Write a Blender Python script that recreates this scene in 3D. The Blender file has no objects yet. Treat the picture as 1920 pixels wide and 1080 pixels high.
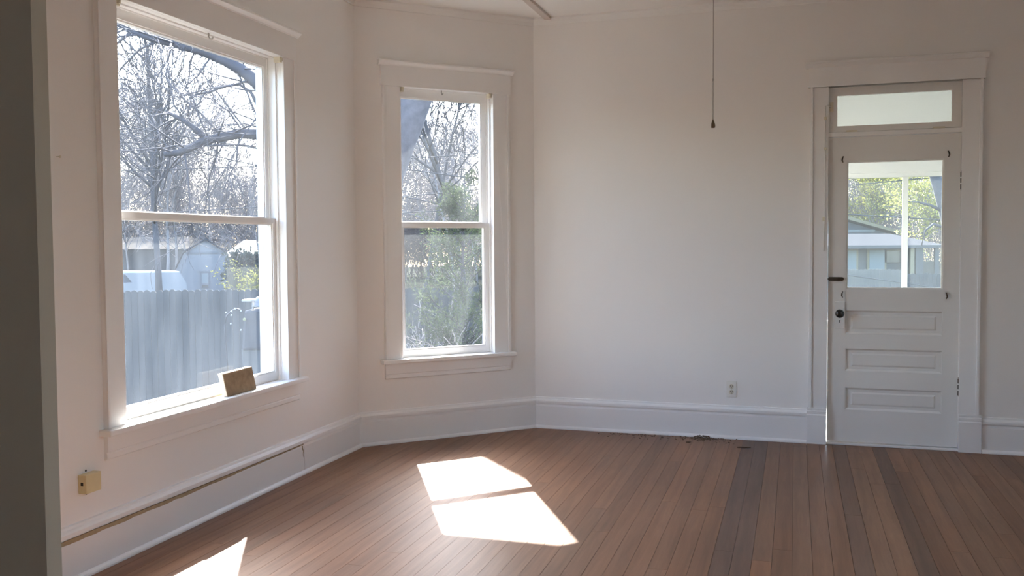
import bpy, bmesh, math, random
from mathutils import Vector, Matrix
import numpy as np
R = math.radians
SC = bpy.context.scene
COL = SC.collection

# ------------------------------------------------------------------ camera
CAM_H, FPX, PITCH, ROLL = 1.36, 1822.24, R(2.577), R(0.4006)
cam_d = bpy.data.cameras.new('camera'); cam = bpy.data.objects.new('camera', cam_d); COL.objects.link(cam)
_r0, _u0, _f = Vector((1, 0, 0)), Vector((0, math.sin(PITCH), math.cos(PITCH))), Vector((0, math.cos(PITCH), -math.sin(PITCH)))
_rt = math.cos(ROLL) * _r0 - math.sin(ROLL) * _u0
_up = math.sin(ROLL) * _r0 + math.cos(ROLL) * _u0
cam.matrix_world = Matrix(((_rt.x, _up.x, -_f.x, 0), (_rt.y, _up.y, -_f.y, 0), (_rt.z, _up.z, -_f.z, CAM_H), (0, 0, 0, 1)))
cam_d.sensor_width = 36; cam_d.lens = 36 * FPX / 1920; cam_d.clip_start = .05; cam_d.clip_end = 500
SC.camera = cam

# ------------------------------------------------------------------ sky, sun, exposure
SUN_V = Vector((.143, -.745, -.651)).normalized()
W = bpy.data.worlds.new('sky'); SC.world = W; W.use_nodes = True
nt = W.node_tree; nt.nodes.clear()
sky = nt.nodes.new('ShaderNodeTexSky'); sky.sky_type = 'NISHITA'; sky.sun_disc = False
sky.sun_elevation = R(40.6); sky.sun_rotation = R(-11); sky.air_density = 1.0; sky.dust_density = 1.9; sky.ozone_density = 1.0
bg = nt.nodes.new('ShaderNodeBackground'); bg.inputs[1].default_value = 0.78
wo = nt.nodes.new('ShaderNodeOutputWorld')
nt.links.new(sky.outputs[0], bg.inputs[0]); nt.links.new(bg.outputs[0], wo.inputs[0])
sl = bpy.data.lights.new('sun', 'SUN'); sl.energy = 14; sl.angle = R(.6); sl.color = (1, .95, .87)
so = bpy.data.objects.new('sun', sl); COL.objects.link(so)
so.rotation_euler = SUN_V.to_track_quat('-Z', 'Y').to_euler(); so.location = (-3, 14, 12)
SC.view_settings.view_transform = 'Standard'; SC.view_settings.look = 'None'
SC.view_settings.gamma = 1; SC.view_settings.use_curve_mapping = False
SC.view_settings.exposure = 1.6
cy = SC.cycles
cy.max_bounces = 14; cy.diffuse_bounces = 9; cy.glossy_bounces = 4; cy.transmission_bounces = 8; cy.transparent_max_bounces = 24
cy.caustics_reflective = False; cy.caustics_refractive = False; cy.sample_clamp_indirect = 8; cy.blur_glossy = 1.0
cy.use_denoising = True

# ------------------------------------------------------------------ helpers
def ray(px, py):
    a, b = (px - 960) / FPX, (py - 540) / FPX
    return _f + a * _rt - b * _up
def at_depth(px, py, y):
    d = ray(px, py); t = y / d.y
    return Vector((0, 0, CAM_H)) + d * t
def at_z(px, py, z):
    d = ray(px, py); t = (z - CAM_H) / d.z
    return Vector((0, 0, CAM_H)) + d * t

class Frame:
    def __init__(s, O, t):
        s.O = Vector((O[0], O[1], 0)); s.t = Vector((t[0], t[1], 0)).normalized(); s.n = Vector((0, 0, 0))
    def p(s, a, o, z): return s.O + s.t * a + s.n * o + Vector((0, 0, z))
    def hit(s, px, py, o):
        d = ray(px, py); c = Vector((0, 0, CAM_H)); P0 = s.O + s.n * o
        k = (P0 - c).dot(s.n) / d.dot(s.n); q = c + d * k
        return (q - s.O).dot(s.t), q.z
A = Vector((-1.0428, 6.5237, 0)); B = Vector((.1682, 7.1800, 0))
FL = Frame(A, (-.28021, -.95994)); FL.n = Vector((-.95994, .28021, 0))
FM = Frame(A, (.87919, .47647)); FM.n = Vector((-.47647, .87919, 0))
FR = Frame(B, (.94572, -.32497)); FR.n = Vector((.32497, .94572, 0))
WORLD = Frame((0, 0), (1, 0)); WORLD.n = Vector((0, 1, 0))
T22 = math.tan(R(22.5))

def quadbox(bm, c):
    v = [bm.verts.new(x) for x in c]
    for f in ((0, 1, 2, 3), (7, 6, 5, 4), (0, 4, 5, 1), (1, 5, 6, 2), (2, 6, 7, 3), (3, 7, 4, 0)):
        bm.faces.new([v[i] for i in f])
def box(bm, F, s0, s1, o0, o1, z0, z1):
    quadbox(bm, [F.p(s0, o0, z0), F.p(s1, o0, z0), F.p(s1, o1, z0), F.p(s0, o1, z0),
                 F.p(s0, o0, z1), F.p(s1, o0, z1), F.p(s1, o1, z1), F.p(s0, o1, z1)])
def extrude(bm, F, prof, s0, s1, m0=0, m1=0):
    """prof: closed list of (depth into the room, z); mitred ends"""
    a = [bm.verts.new(F.p(s0 + m0 * d, -d, z)) for d, z in prof]
    b = [bm.verts.new(F.p(s1 - m1 * d, -d, z)) for d, z in prof]
    n = len(prof)
    for i in range(n): bm.faces.new((a[i], a[(i + 1) % n], b[(i + 1) % n], b[i]))
    bm.faces.new(a); bm.faces.new(b)
def prism(bm, poly, z0, z1):
    a = [bm.verts.new((p[0], p[1], z0)) for p in poly]; b = [bm.verts.new((p[0], p[1], z1)) for p in poly]
    n = len(poly)
    for i in range(n): bm.faces.new((a[i], a[(i + 1) % n], b[(i + 1) % n], b[i]))
    bm.faces.new(a[::-1]); bm.faces.new(b)
def lathe(bm, c, ax, prof, n=16):
    ax = Vector(ax).normalized(); u = ax.orthogonal().normalized(); w = ax.cross(u)
    rings = []
    for r, h in prof:
        rings.append([bm.verts.new(Vector(c) + ax * h + (u * math.cos(2 * math.pi * k / n) + w * math.sin(2 * math.pi * k / n)) * max(r, 1e-4)) for k in range(n)])
    for a, b in zip(rings, rings[1:]):
        for k in range(n): bm.faces.new((a[k], a[(k + 1) % n], b[(k + 1) % n], b[k]))
    bm.faces.new(rings[0]); bm.faces.new(rings[-1])
def mesh_from(name, bm, mat, smooth=False, bevel=0):
    if bevel:
        bmesh.ops.remove_doubles(bm, verts=bm.verts, dist=1e-5)
        bmesh.ops.bevel(bm, geom=list(bm.edges), offset=bevel, segments=2, affect='EDGES', profile=.6)
    bmesh.ops.recalc_face_normals(bm, faces=bm.faces)
    me = bpy.data.meshes.new(name); bm.to_mesh(me); bm.free()
    if mat: me.materials.append(mat)
    if smooth: me.polygons.foreach_set('use_smooth', [True] * len(me.polygons))
    return me
def link(name, me, parent=None):
    o = bpy.data.objects.new(name, me); COL.objects.link(o); o.parent = parent
    return o
def obj(name, bm, mat, parent=None, smooth=False, bevel=0):
    return link(name, mesh_from(name, bm, mat, smooth, bevel), parent)
def BM(): return bmesh.new()
def boxo(name, F, dims, mat, parent=None, bevel=0):
    bm = BM(); box(bm, F, *dims); return obj(name, bm, mat, parent, bevel=bevel)
def struct(o, label=None, cat=None):
    o['kind'] = 'structure'
    if label: o['label'] = label
    if cat: o['category'] = cat
    return o
def tag(o, label, cat, group=None):
    o['label'] = label; o['category'] = cat
    if group: o['group'] = group
    return o
def empty(name, loc=(0, 0, 0)):
    # parts are built in world coordinates; the Empty sits at the thing's base
    o = bpy.data.objects.new(name, None); COL.objects.link(o); o.location = loc; o.empty_display_size = .1
    return o
def settle():
    """parts were modelled in world space: undo the parent's translation for them"""
    bpy.context.view_layer.update()
def adopt(parent, *kids):
    for k in kids:
        k.parent = parent; k.matrix_parent_inverse = parent.matrix_world.inverted()

def tubes(V, Fc, pts, rad, n):
    b0 = len(V)
    k = len(pts)
    for i in range(k):
        if i == 0: t = pts[1] - pts[0]
        elif i == k - 1: t = pts[-1] - pts[-2]
        else: t = pts[i + 1] - pts[i - 1]
        t = t / (np.linalg.norm(t) + 1e-9)
        a = np.array((0, 0, 1.)) if abs(t[2]) < .9 else np.array((1., 0, 0))
        u = np.cross(t, a); u /= np.linalg.norm(u); w = np.cross(t, u)
        for j in range(n):
            an = 2 * math.pi * j / n
            V.append(pts[i] + rad[i] * (u * math.cos(an) + w * math.sin(an)))
    for i in range(k - 1):
        for j in range(n):
            Fc.append((b0 + i * n + j, b0 + i * n + (j + 1) % n, b0 + (i + 1) * n + (j + 1) % n, b0 + (i + 1) * n + j))
    Fc.append(tuple(b0 + (k - 1) * n + j for j in range(n)))
    Fc.append(tuple(b0 + j for j in reversed(range(n))))
def pymesh(name, V, Fc, mat, smooth=True):
    me = bpy.data.meshes.new(name); me.from_pydata([tuple(v) for v in V], [], Fc); me.update()
    me.materials.append(mat)
    if smooth: me.polygons.foreach_set('use_smooth', [True] * len(me.polygons))
    return me

# ------------------------------------------------------------------ materials
def newmat(name):
    m = bpy.data.materials.new(name); m.use_nodes = True
    return m, m.node_tree, m.node_tree.nodes['Principled BSDF']
def paint(name, c, rough=.55, var=.04, scale=6, bump=.0, spec=.3, bscale=60):
    m, t, b = newmat(name); N = t.nodes.new; Lk = t.links.new
    tc = N('ShaderNodeTexCoord'); nz = N('ShaderNodeTexNoise'); nz.inputs['Scale'].default_value = scale; nz.inputs['Detail'].default_value = 5
    Lk(tc.outputs['Object'], nz.inputs['Vector'])
    mx = N('ShaderNodeMix'); mx.data_type = 'RGBA'
    mx.inputs[6].default_value = (*[x * (1 - var) for x in c], 1); mx.inputs[7].default_value = (*[min(1, x * (1 + var)) for x in c], 1)
    Lk(nz.outputs[0], mx.inputs[0]); Lk(mx.outputs[2], b.inputs['Base Color'])
    b.inputs['Roughness'].default_value = rough; b.inputs['Specular IOR Level'].default_value = spec
    if bump:
        n2 = N('ShaderNodeTexNoise'); n2.inputs['Scale'].default_value = bscale; n2.inputs['Detail'].default_value = 6
        Lk(tc.outputs['Object'], n2.inputs['Vector'])
        bp = N('ShaderNodeBump'); bp.inputs['Strength'].default_value = bump; bp.inputs['Distance'].default_value = .004
        Lk(n2.outputs[0], bp.inputs['Height']); Lk(bp.outputs[0], b.inputs['Normal'])
    return m
M_wall = paint('wall_plaster_paint', (.85, .825, .79), .75, .02, 1.5, .12, .2, 35)
M_ceil = paint('ceiling_paint', (.85, .835, .80), .8, .03, 1.2, .1, .2, 20)
M_trim = paint('trim_gloss_paint', (.85, .835, .81), .38, .02, 3, .06, .4, 30)
M_door = paint('door_paint', (.80, .78, .74), .42, .03, 3, .06, .35, 30)
M_taupe = paint('taupe_partition', (.58, .49, .38), .7, .03, 2, .1, .2, 30)  # one even taupe, darker than the other walls
M_batten = paint('batten_shade_tone', (.62, .56, .51), .7, .05, 3)  # darker tone puts the batten's shadow side into its colour
M_cream = paint('cream_plastic', (.66, .56, .33), .45, .06, 30)
M_ivory = paint('ivory_bracket', (.72, .66, .52), .5, .08, 30)
M_outlet = paint('outlet_plastic', (.80, .78, .72), .35, .02, 10)
M_recept = paint('receptacle_plastic', (.62, .57, .45), .4, .05, 10)
M_dark = paint('dark_slot', (.03, .025, .02), .6, .2, 10)
M_black = paint('black_knob', (.018, .014, .012), .22, .2, 12, spec=.5)
M_iron = paint('brown_iron', (.055, .038, .025), .5, .4, 60)
M_gap = paint('bare_gap_wood', (.42, .33, .2), .8, .25, 25)
M_litter = paint('litter', (.15, .105, .07), .9, .5, 80)
M_flake = paint('paint_flake', (.78, .76, .72), .7, .05, 30)
M_chain = paint('chain_metal', (.42, .39, .35), .45, .1, 50)
M_bronze = paint('bronze_pull', (.16, .105, .06), .4, .4, 60, spec=.5)

def glass(name, dust, tint=(.96, .98, 1.0), streak=1.0):
    m = bpy.data.materials.new(name); m.use_nodes = True; t = m.node_tree; t.nodes.clear(); N = t.nodes.new; Lk = t.links.new
    out = N('ShaderNodeOutputMaterial'); tr = N('ShaderNodeBsdfTransparent'); tr.inputs[0].default_value = (*tint, 1)
    tl = N('ShaderNodeBsdfTranslucent'); tl.inputs[0].default_value = (.86, .93, 1, 1)
    tc = N('ShaderNodeTexCoord'); mp = N('ShaderNodeMapping'); mp.inputs['Scale'].default_value = (5, 5, 1.1)
    nz = N('ShaderNodeTexNoise'); nz.inputs['Scale'].default_value = 1.6; nz.inputs['Detail'].default_value = 6; nz.inputs['Roughness'].default_value = .6
    Lk(tc.outputs['Object'], mp.inputs[0]); Lk(mp.outputs[0], nz.inputs['Vector'])
    mr = N('ShaderNodeMapRange'); mr.inputs[1].default_value = .3; mr.inputs[2].default_value = .75
    mr.inputs[3].default_value = dust * (1 - .45 * streak); mr.inputs[4].default_value = dust * (1 + .45 * streak)
    Lk(nz.outputs[0], mr.inputs[0])
    mx = N('ShaderNodeMixShader'); Lk(mr.outputs[0], mx.inputs[0]); Lk(tr.outputs[0], mx.inputs[1]); Lk(tl.outputs[0], mx.inputs[2])
    gl = N('ShaderNodeBsdfGlossy'); gl.inputs['Roughness'].default_value = .02
    lw = N('ShaderNodeLayerWeight'); pw = N('ShaderNodeMath'); pw.operation = 'POWER'; pw.inputs[1].default_value = 5
    Lk(lw.outputs['Facing'], pw.inputs[0])
    fr = N('ShaderNodeMapRange'); fr.inputs[3].default_value = .02; fr.inputs[4].default_value = .5; Lk(pw.outputs[0], fr.inputs[0])
    m2 = N('ShaderNodeMixShader'); Lk(fr.outputs[0], m2.inputs[0]); Lk(mx.outputs[0], m2.inputs[1]); Lk(gl.outputs[0], m2.inputs[2])
    Lk(m2.outputs[0], out.inputs[0])
    return m
M_gl_up = glass('old_window_glass', .008)
M_gl_low = glass('dusty_window_glass', .016)
M_gl_low2 = glass('streaked_window_glass', .010)
M_gl_door = glass('door_glass', .010, (.95, .98, .97), .5)
M_gl_porch = glass('porch_glass', .008, (.97, .98, .98), .5)

def wood_floor():
    m, t, b = newmat('oak_floor_planks'); N = t.nodes.new; Lk = t.links.new
    tc = N('ShaderNodeTexCoord'); oi = N('ShaderNodeObjectInfo')
    add = N('ShaderNodeVectorMath'); add.operation = 'MULTIPLY_ADD'
    cmb = N('ShaderNodeCombineXYZ'); mul = N('ShaderNodeMath'); mul.operation = 'MULTIPLY'; mul.inputs[1].default_value = 37.
    Lk(oi.outputs['Random'], mul.inputs[0]); Lk(mul.outputs[0], cmb.inputs[0]); Lk(mul.outputs[0], cmb.inputs[1])
    add.inputs[1].default_value = (1, 1, 1)
    Lk(tc.outputs['Object'], add.inputs[0]); Lk(cmb.outputs[0], add.inputs[2])
    mp = N('ShaderNodeMapping'); mp.inputs['Scale'].default_value = (1.3, 20, 10); Lk(add.outputs[0], mp.inputs[0])
    nz = N('ShaderNodeTexNoise'); nz.inputs['Scale'].default_value = 1.7; nz.inputs['Detail'].default_value = 7; nz.inputs['Roughness'].default_value = .62; nz.inputs['Distortion'].default_value = 1.2
    Lk(mp.outputs[0], nz.inputs['Vector'])
    mp2 = N('ShaderNodeMapping'); mp2.inputs['Scale'].default_value = (.55, 3.2, 3); Lk(add.outputs[0], mp2.inputs[0])
    wv = N('ShaderNodeTexWave'); wv.wave_type = 'BANDS'; wv.bands_direction = 'Y'; wv.inputs['Scale'].default_value = 1.1; wv.inputs['Distortion'].default_value = 5.5
    wv.inputs['Detail'].default_value = 3; wv.inputs['Detail Scale'].default_value = 1.3
    Lk(mp2.outputs[0], wv.inputs['Vector'])
    cr = N('ShaderNodeValToRGB'); cr.color_ramp.elements[0].color = (.82, .79, .77, 1); cr.color_ramp.elements[1].color = (1.1, 1.1, 1.1, 1)
    cr.color_ramp.elements[0].position = .3; cr.color_ramp.elements[1].position = .72
    Lk(nz.outputs[0], cr.inputs[0])
    mx = N('ShaderNodeMix'); mx.data_type = 'RGBA'; mx.blend_type = 'MULTIPLY'; mx.inputs[0].default_value = 1
    Lk(oi.outputs['Color'], mx.inputs[6]); Lk(cr.outputs[0], mx.inputs[7])
    cr2 = N('ShaderNodeValToRGB'); cr2.color_ramp.elements[0].color = (.80, .78, .76, 1); cr2.color_ramp.elements[1].color = (1.05, 1.05, 1.05, 1); cr2.color_ramp.elements[1].position = .45
    Lk(wv.outputs[0], cr2.inputs[0])
    mx2 = N('ShaderNodeMix'); mx2.data_type = 'RGBA'; mx2.blend_type = 'MULTIPLY'; mx2.inputs[0].default_value = .55
    Lk(mx.outputs[2], mx2.inputs[6]); Lk(cr2.outputs[0], mx2.inputs[7])
    # large worn patches
    geo = N('ShaderNodeNewGeometry'); n3 = N('ShaderNodeTexNoise'); n3.inputs['Scale'].default_value = .9; n3.inputs['Detail'].default_value = 4
    Lk(geo.outputs['Position'], n3.inputs['Vector'])
    cr3 = N('ShaderNodeValToRGB'); cr3.color_ramp.elements[0].color = (.86, .85, .84, 1); cr3.color_ramp.elements[1].color = (1.1, 1.1, 1.1, 1)
    cr3.color_ramp.elements[0].position = .35; cr3.color_ramp.elements[1].position = .65
    Lk(n3.outputs[0], cr3.inputs[0])
    mx3 = N('ShaderNodeMix'); mx3.data_type = 'RGBA'; mx3.blend_type = 'MULTIPLY'; mx3.inputs[0].default_value = 1
    Lk(mx2.outputs[2], mx3.inputs[6]); Lk(cr3.outputs[0], mx3.inputs[7])
    Lk(mx3.outputs[2], b.inputs['Base Color'])
    b.inputs['Roughness'].default_value = .42; b.inputs['Specular IOR Level'].default_value = .26
    bp = N('ShaderNodeBump'); bp.inputs['Strength'].default_value = .12; bp.inputs['Distance'].default_value = .002
    Lk(nz.outputs[0], bp.inputs['Height']); Lk(bp.outputs[0], b.inputs['Normal'])
    return m
M_plank = wood_floor()
M_sub = paint('subfloor', (.05, .035, .025), .9, .2, 5)
M_block = paint('weathered_block', (.32, .225, .135), .85, .45, 28, .6, .2, 60)
M_blockedge = paint('block_edge', (.50, .44, .35), .85, .2, 40, .4, .2, 60)

# outdoors
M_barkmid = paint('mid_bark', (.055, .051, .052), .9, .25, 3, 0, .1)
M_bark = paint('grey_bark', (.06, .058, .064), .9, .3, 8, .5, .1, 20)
M_barkfar = paint('hazy_bark', (.17, .155, .15), .9, .25, 3, 0, .1)  # pale tone paints the haze over the distant trees
M_barkbig = paint('oak_bark', (.075, .073, .08), .9, .45, 14, 1.0, .1, 26)
M_fence = paint('grey_fence_wood', (0.042, 0.046, 0.048), .9, .3, 5, .2, .1, 30)
M_fence2 = paint('pale_fence_wood', (0.080, 0.080, 0.076), .9, .2, 5, .2, .1, 30)
M_tanfence = paint('tan_fence_wood', (0.088, 0.072, 0.044), .9, .2, 4)
M_shed = paint('white_siding', (0.120, 0.124, 0.132), .7, .04, 3)
M_shedtrim = paint('shed_trim', (0.088, 0.090, 0.096), .7, .05, 3)
M_roofgrey = paint('grey_shingles', (.045, .045, .049), .9, .12, 12, spec=0)
M_rooftan = paint('tan_roof', (.075, .068, .058), .9, .15, 6, spec=0)
M_darkwall = paint('dark_siding', (0.034, 0.036, 0.040), .85, .2, 3)
M_bluewall = paint('blue_grey_siding', (0.044, 0.048, 0.056), .85, .1, 3)
M_greywall = paint('grey_siding', (0.064, 0.062, 0.060), .85, .1, 3)
M_blind = paint('window_blind', (0.120, 0.136, 0.140), .7, .05, 6)
M_winD = paint('dark_window', (0.018, 0.020, 0.022), .2, .1, 3, spec=.6)
M_yellowtrim = paint('yellow_trim', (0.136, 0.116, 0.072), .7, .05, 3)
M_white = paint('vehicle_white', (0.136, 0.140, 0.148), .35, .03, 3)
M_bright = paint('bright_white', (0.300, 0.300, 0.300), .6, .03, 3)  # plain white parts; also paints sunlit roofs and glints
M_tarp = paint('dark_cover', (0.022, 0.024, 0.030), .6, .25, 9, .3, .4, 14)
M_pale = paint('pale_tub', (0.160, 0.156, 0.156), .5, .05, 8)
M_pale2 = paint('pale_cabinet', (0.060, 0.064, 0.066), .7, .08, 8)
M_yellow = paint('yellow_disc', (0.180, 0.180, 0.088), .5, .1, 8)
M_porch = paint('porch_white', (.48, .48, .465), .6, .02, 3)
M_porchfloor = paint('porch_floor', (.17, .165, .15), .7, .06, 5)
M_wire = paint('cable_black', (0.024, 0.024, 0.026), .5, .1, 5)
def ground_mat():
    m, t, b = newmat('yard_ground'); N = t.nodes.new; Lk = t.links.new
    tc = N('ShaderNodeTexCoord'); n1 = N('ShaderNodeTexNoise'); n1.inputs['Scale'].default_value = .5; n1.inputs['Detail'].default_value = 9; n1.inputs['Roughness'].default_value = .7
    Lk(tc.outputs['Object'], n1.inputs['Vector'])
    cr = N('ShaderNodeValToRGB'); e = cr.color_ramp.elements
    e[0].color = (.014, .018, .013, 1); e[0].position = .35; e[1].color = (.05, .043, .034, 1); e[1].position = .65
    x = e.new(.5); x.color = (.028, .03, .023, 1)
    Lk(n1.outputs[0], cr.inputs[0]); Lk(cr.outputs[0], b.inputs['Base Color']); b.inputs['Roughness'].default_value = .95
    b.inputs['Specular IOR Level'].default_value = 0
    return m
M_ground = ground_mat()
def leafmat(name, c, tr):
    m = bpy.data.materials.new(name); m.use_nodes = True; t = m.node_tree; t.nodes.clear(); N = t.nodes.new; Lk = t.links.new
    out = N('ShaderNodeOutputMaterial'); d = N('ShaderNodeBsdfDiffuse'); l = N('ShaderNodeBsdfTranslucent'); mx = N('ShaderNodeMixShader')
    geo = N('ShaderNodeNewGeometry'); nz = N('ShaderNodeTexNoise'); nz.inputs['Scale'].default_value = 2.5; nz.inputs['Detail'].default_value = 3
    Lk(geo.outputs['Position'], nz.inputs['Vector'])
    cr = N('ShaderNodeValToRGB'); cr.color_ramp.elements[0].color = (*[x * .55 for x in c], 1); cr.color_ramp.elements[1].color = (*[x * 1.35 for x in c], 1)
    cr.color_ramp.elements[0].position = .35; cr.color_ramp.elements[1].position = .65
    Lk(nz.outputs[0], cr.inputs[0]); Lk(cr.outputs[0], d.inputs[0]); Lk(cr.outputs[0], l.inputs[0])
    mx.inputs[0].default_value = tr; Lk(d.outputs[0], mx.inputs[1]); Lk(l.outputs[0], mx.inputs[2]); Lk(mx.outputs[0], out.inputs[0])
    return m
M_cedar = leafmat('cedar_needles', (.05, .065, .036), .35)
M_shrub = leafmat('shrub_leaves', (.028, .032, .028), .3)
M_hedge = leafmat('hedge_leaves', (.03, .04, .034), .3)
M_bud = leafmat('spring_buds', (.27, .27, .09), .4)
M_yel = leafmat('yellow_flowers', (.16, .16, .05), .4)

# ------------------------------------------------------------------ room shell
H_CEIL = 3.0
# window / door openings along each wall (from the inner corner), measured off the photograph
LW = dict(s0=.955, s1=2.385, z0=.585, z1=2.435)
MW = dict(s0=.318, s1=1.036, z0=.578, z1=2.437)
DW = dict(s0=2.055, s1=2.872, z0=0, z1=2.388)
TH = .16
def wall_with_opening(name, F, s0, s1, ops, label):
    bm = BM(); m = .04; x = s0
    for op in ops:
        a, b, c, d = op['s0'] - m, op['s1'] + m, op['z0'] - (m if op['z0'] else 0), op['z1'] + m
        box(bm, F, x, a, 0, TH, -.05, H_CEIL + .02)
        box(bm, F, a, b, 0, TH, d, H_CEIL + .02)
        if op['z0']: box(bm, F, a, b, 0, TH, -.05, c)
        x = b
    box(bm, F, x, s1, 0, TH, -.05, H_CEIL + .02)
    return struct(obj(name, bm, M_wall), label, 'wall')
ADDED_W = [dict(s0=3.75, s1=4.55, z0=.58, z1=2.436)]   # added side window out of the frame, brings daylight onto the left wall
ROOM_L, ROOM_R = 5.1, 4.7
wall_with_opening('wall_left', FL, -.066, ROOM_L + 3.2, [LW], 'white plastered bay wall around the larger sash window')
wall_with_opening('wall_center', FM, -.066, (B - A).length + .066, [MW], 'white angled bay wall around the narrower sash window')
wall_with_opening('wall_right', FR, -.07, ROOM_R + .16, [DW], 'white plastered wall with the glazed door')
# partition the camera looks past, and the closed side of the house behind it
XB = Vector((-.4715 * 1.8, 1.8, 0)); eR = FR.t; eL = FL.t
FN = Frame(XB, eR); FN.n = -FL.t                       # n points to the bay side
sL = (A - XB).dot(FL.n) / (-(eR.dot(FL.n)))            # distance (along -eR) to the left wall
sL = abs((XB - A).dot(FL.n) / eR.dot(FL.n))
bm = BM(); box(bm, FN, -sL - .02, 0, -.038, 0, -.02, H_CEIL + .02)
struct(obj('wall_near', bm, M_taupe, bevel=0), 'dark taupe partition end beside the viewer', 'wall')
C = FR.p(ROOM_R, 0, 0)
FC = Frame(C, FL.t); FC.n = Vector((FL.t.y, -FL.t.x, 0)) * -1
if FC.n.dot(Vector((1, 0, 0))) < 0: FC.n = -FC.n
wall_with_opening('wall_east', FC, -.1, ROOM_L + 3.4, ADDED_W, 'white plastered side wall beyond the door')
bm = BM()
s_end = 9
x_r = abs((C - XB).dot(FC.n) / eR.dot(FC.n))
box(bm, FN, 2.7, x_r, -.15, 0, -.02, H_CEIL + .02); box(bm, FN, 0, 2.7, -.075, 0, 2.5, H_CEIL + .02)
struct(obj('wall_opening', bm, M_wall), 'white partition with a wide cased opening', 'wall')
Bk = FL.p(ROOM_L + 3.0, 0, 0)
FB = Frame(Bk, eR); FB.n = FL.t
bm = BM(); box(bm, FB, -.2, x_r + sL + .6, 0, TH, -.05, H_CEIL + .02)
struct(obj('wall_back', bm, M_wall), 'white plastered wall of the adjoining room', 'wall')
# ceiling and roof
def isect(F1, o1, F2, o2):
    a, b = F1.p(0, o1, 0), F2.p(0, o2, 0)
    Mx = np.array([[F1.t.x, -F2.t.x], [F1.t.y, -F2.t.y]]); k = np.linalg.solve(Mx, np.array([b.x - a.x, b.y - a.y]))
    return a + F1.t * k[0]
def plan(o):
    return [isect(FL, o, FM, o), isect(FM, o, FR, o), isect(FR, o, FC, o), isect(FC, o, FB, o), isect(FB, o, FL, o)]
bm = BM(); prism(bm, [(p.x, p.y) for p in plan(.03)], H_CEIL, H_CEIL + .05)
ceil = struct(obj('ceiling', bm, M_ceil), 'white painted board ceiling', 'ceiling')
ev = [isect(FL, .45, FR, .417), isect(FR, .417, FC, .3), isect(FC, .3, FB, .3), isect(FB, .3, FL, .45)]
bm = BM(); prism(bm, [(p.x, p.y) for p in ev], H_CEIL + .055, H_CEIL + .2)
struct(obj('roof_eaves', bm, M_porch), 'white overhanging eaves of the house above the bay', 'roof')
# ceiling batten and cornice
c0, c1 = at_z(1028, 33, H_CEIL), at_z(995, 0, H_CEIL)
FBt = Frame((c0.x, c0.y), (-.28021, -.95994)); FBt.n = FL.n
bm = BM(); box(bm, FBt, 0, 5.6, -.024, .024, H_CEIL - .018, H_CEIL + .002)
struct(obj('trim_1', bm, M_batten, bevel=.002), 'narrow batten strip across the ceiling', 'trim')
cor = [(0, H_CEIL), (.03, H_CEIL), (.03, H_CEIL - .012), (.017, H_CEIL - .028), (.010, H_CEIL - .052), (0, H_CEIL - .052)]
LM = (B - A).length
for nm, F, a, b, m0, m1, lb in (('trim_2', FL, 0, 4.9, T22, 0, 'small painted cornice along the left bay wall'),
                            ('trim_3', FM, 0, LM, T22, T22, 'small painted cornice along the angled bay wall'),
                            ('trim_4', FR, 0, ROOM_R, T22, 0, 'small painted cornice above the door wall')):
    bm = BM(); extrude(bm, F, cor, a, b, m0, m1); struct(obj(nm, bm, M_ceil), lb, 'trim')
# baseboards
board = [(0, 0), (.018, 0), (.018, .163), (.010, .177), (.010, .187), (0, .187)]
capm = [(0, .187), (.026, .187), (.026, .204), (.020, .213), (.013, .218), (.010, .228), (0, .231)]
shoe = [(.018, 0), (.036, 0), (.036, .008), (.032, .015), (.025, .020), (.018, .022)]
for nm, F, a, b, m0, m1, lb in (('baseboard_left', FL, 0, 4.95, T22, 0, 'tall white baseboard below the larger window'),
                            ('baseboard_center', FM, 0, LM, T22, T22, 'tall white baseboard below the narrower window'),
                            ('baseboard_right', FR, 0, 1.933, T22, 0, 'tall white baseboard below the outlet'),
                            ('baseboard_far_right', FR, 3.008, ROOM_R, 0, 0, 'tall white baseboard past the door')):
    segs = [(a, .79, m0, 0), (.793, b, 0, m1)] if nm == 'baseboard_left' else [(a, b, m0, m1)]
    bm = BM()
    for q in segs: extrude(bm, F, board, *q)
    bb = struct(obj(nm, bm, M_trim), lb, 'baseboard')
    bm = BM(); extrude(bm, F, capm, a, b, m0, m1); obj('cap_moulding', bm, M_trim, bb)
    bm = BM(); extrude(bm, F, shoe, a, b, m0, m1); obj('shoe_moulding', bm, M_trim, bb)
    if nm == 'baseboard_left':
        # opened, unpainted gap under the cap moulding, and the cracked joint
        rng = random.Random(4); V = []; Fc = []; n = 60
        for i in range(n + 1):
            s = .80 + i / n * 3.0; wd = .004 + .012 * min(1, (s - .8) / 1.3) * (.75 + .5 * rng.random())
            for o, z in ((-.0185, .178), (-.0185, .178 - wd), (-.0125, .178)):
                V.append(F.p(s, o if z < .178 else o, z - (.012 if o == -.0185 else 0) if False else z))
        for i in range(n):
            Fc += [(3 * i, 3 * i + 1, 3 * i + 4, 3 * i + 3), (3 * i, 3 * i + 3, 3 * i + 5, 3 * i + 2)]
        g = link('bare_wood_gap', pymesh('bare_wood_gap', V, Fc, M_gap, False), bb); g['label'] = 'tan unpainted strip where paint has pulled away'
        V = []; Fc = []
        pts = [np.array(F.p(.815 - i * .002 + .004 * math.sin(i * 1.7), -.0182, .17 - i * .012)) for i in range(7)]
        tubes(V, Fc, pts, [.004, .005, .004, .0035, .002, .0015, .001], 5)
        link('joint_crack', pymesh('joint_crack', V, Fc, M_gap), bb)

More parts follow.
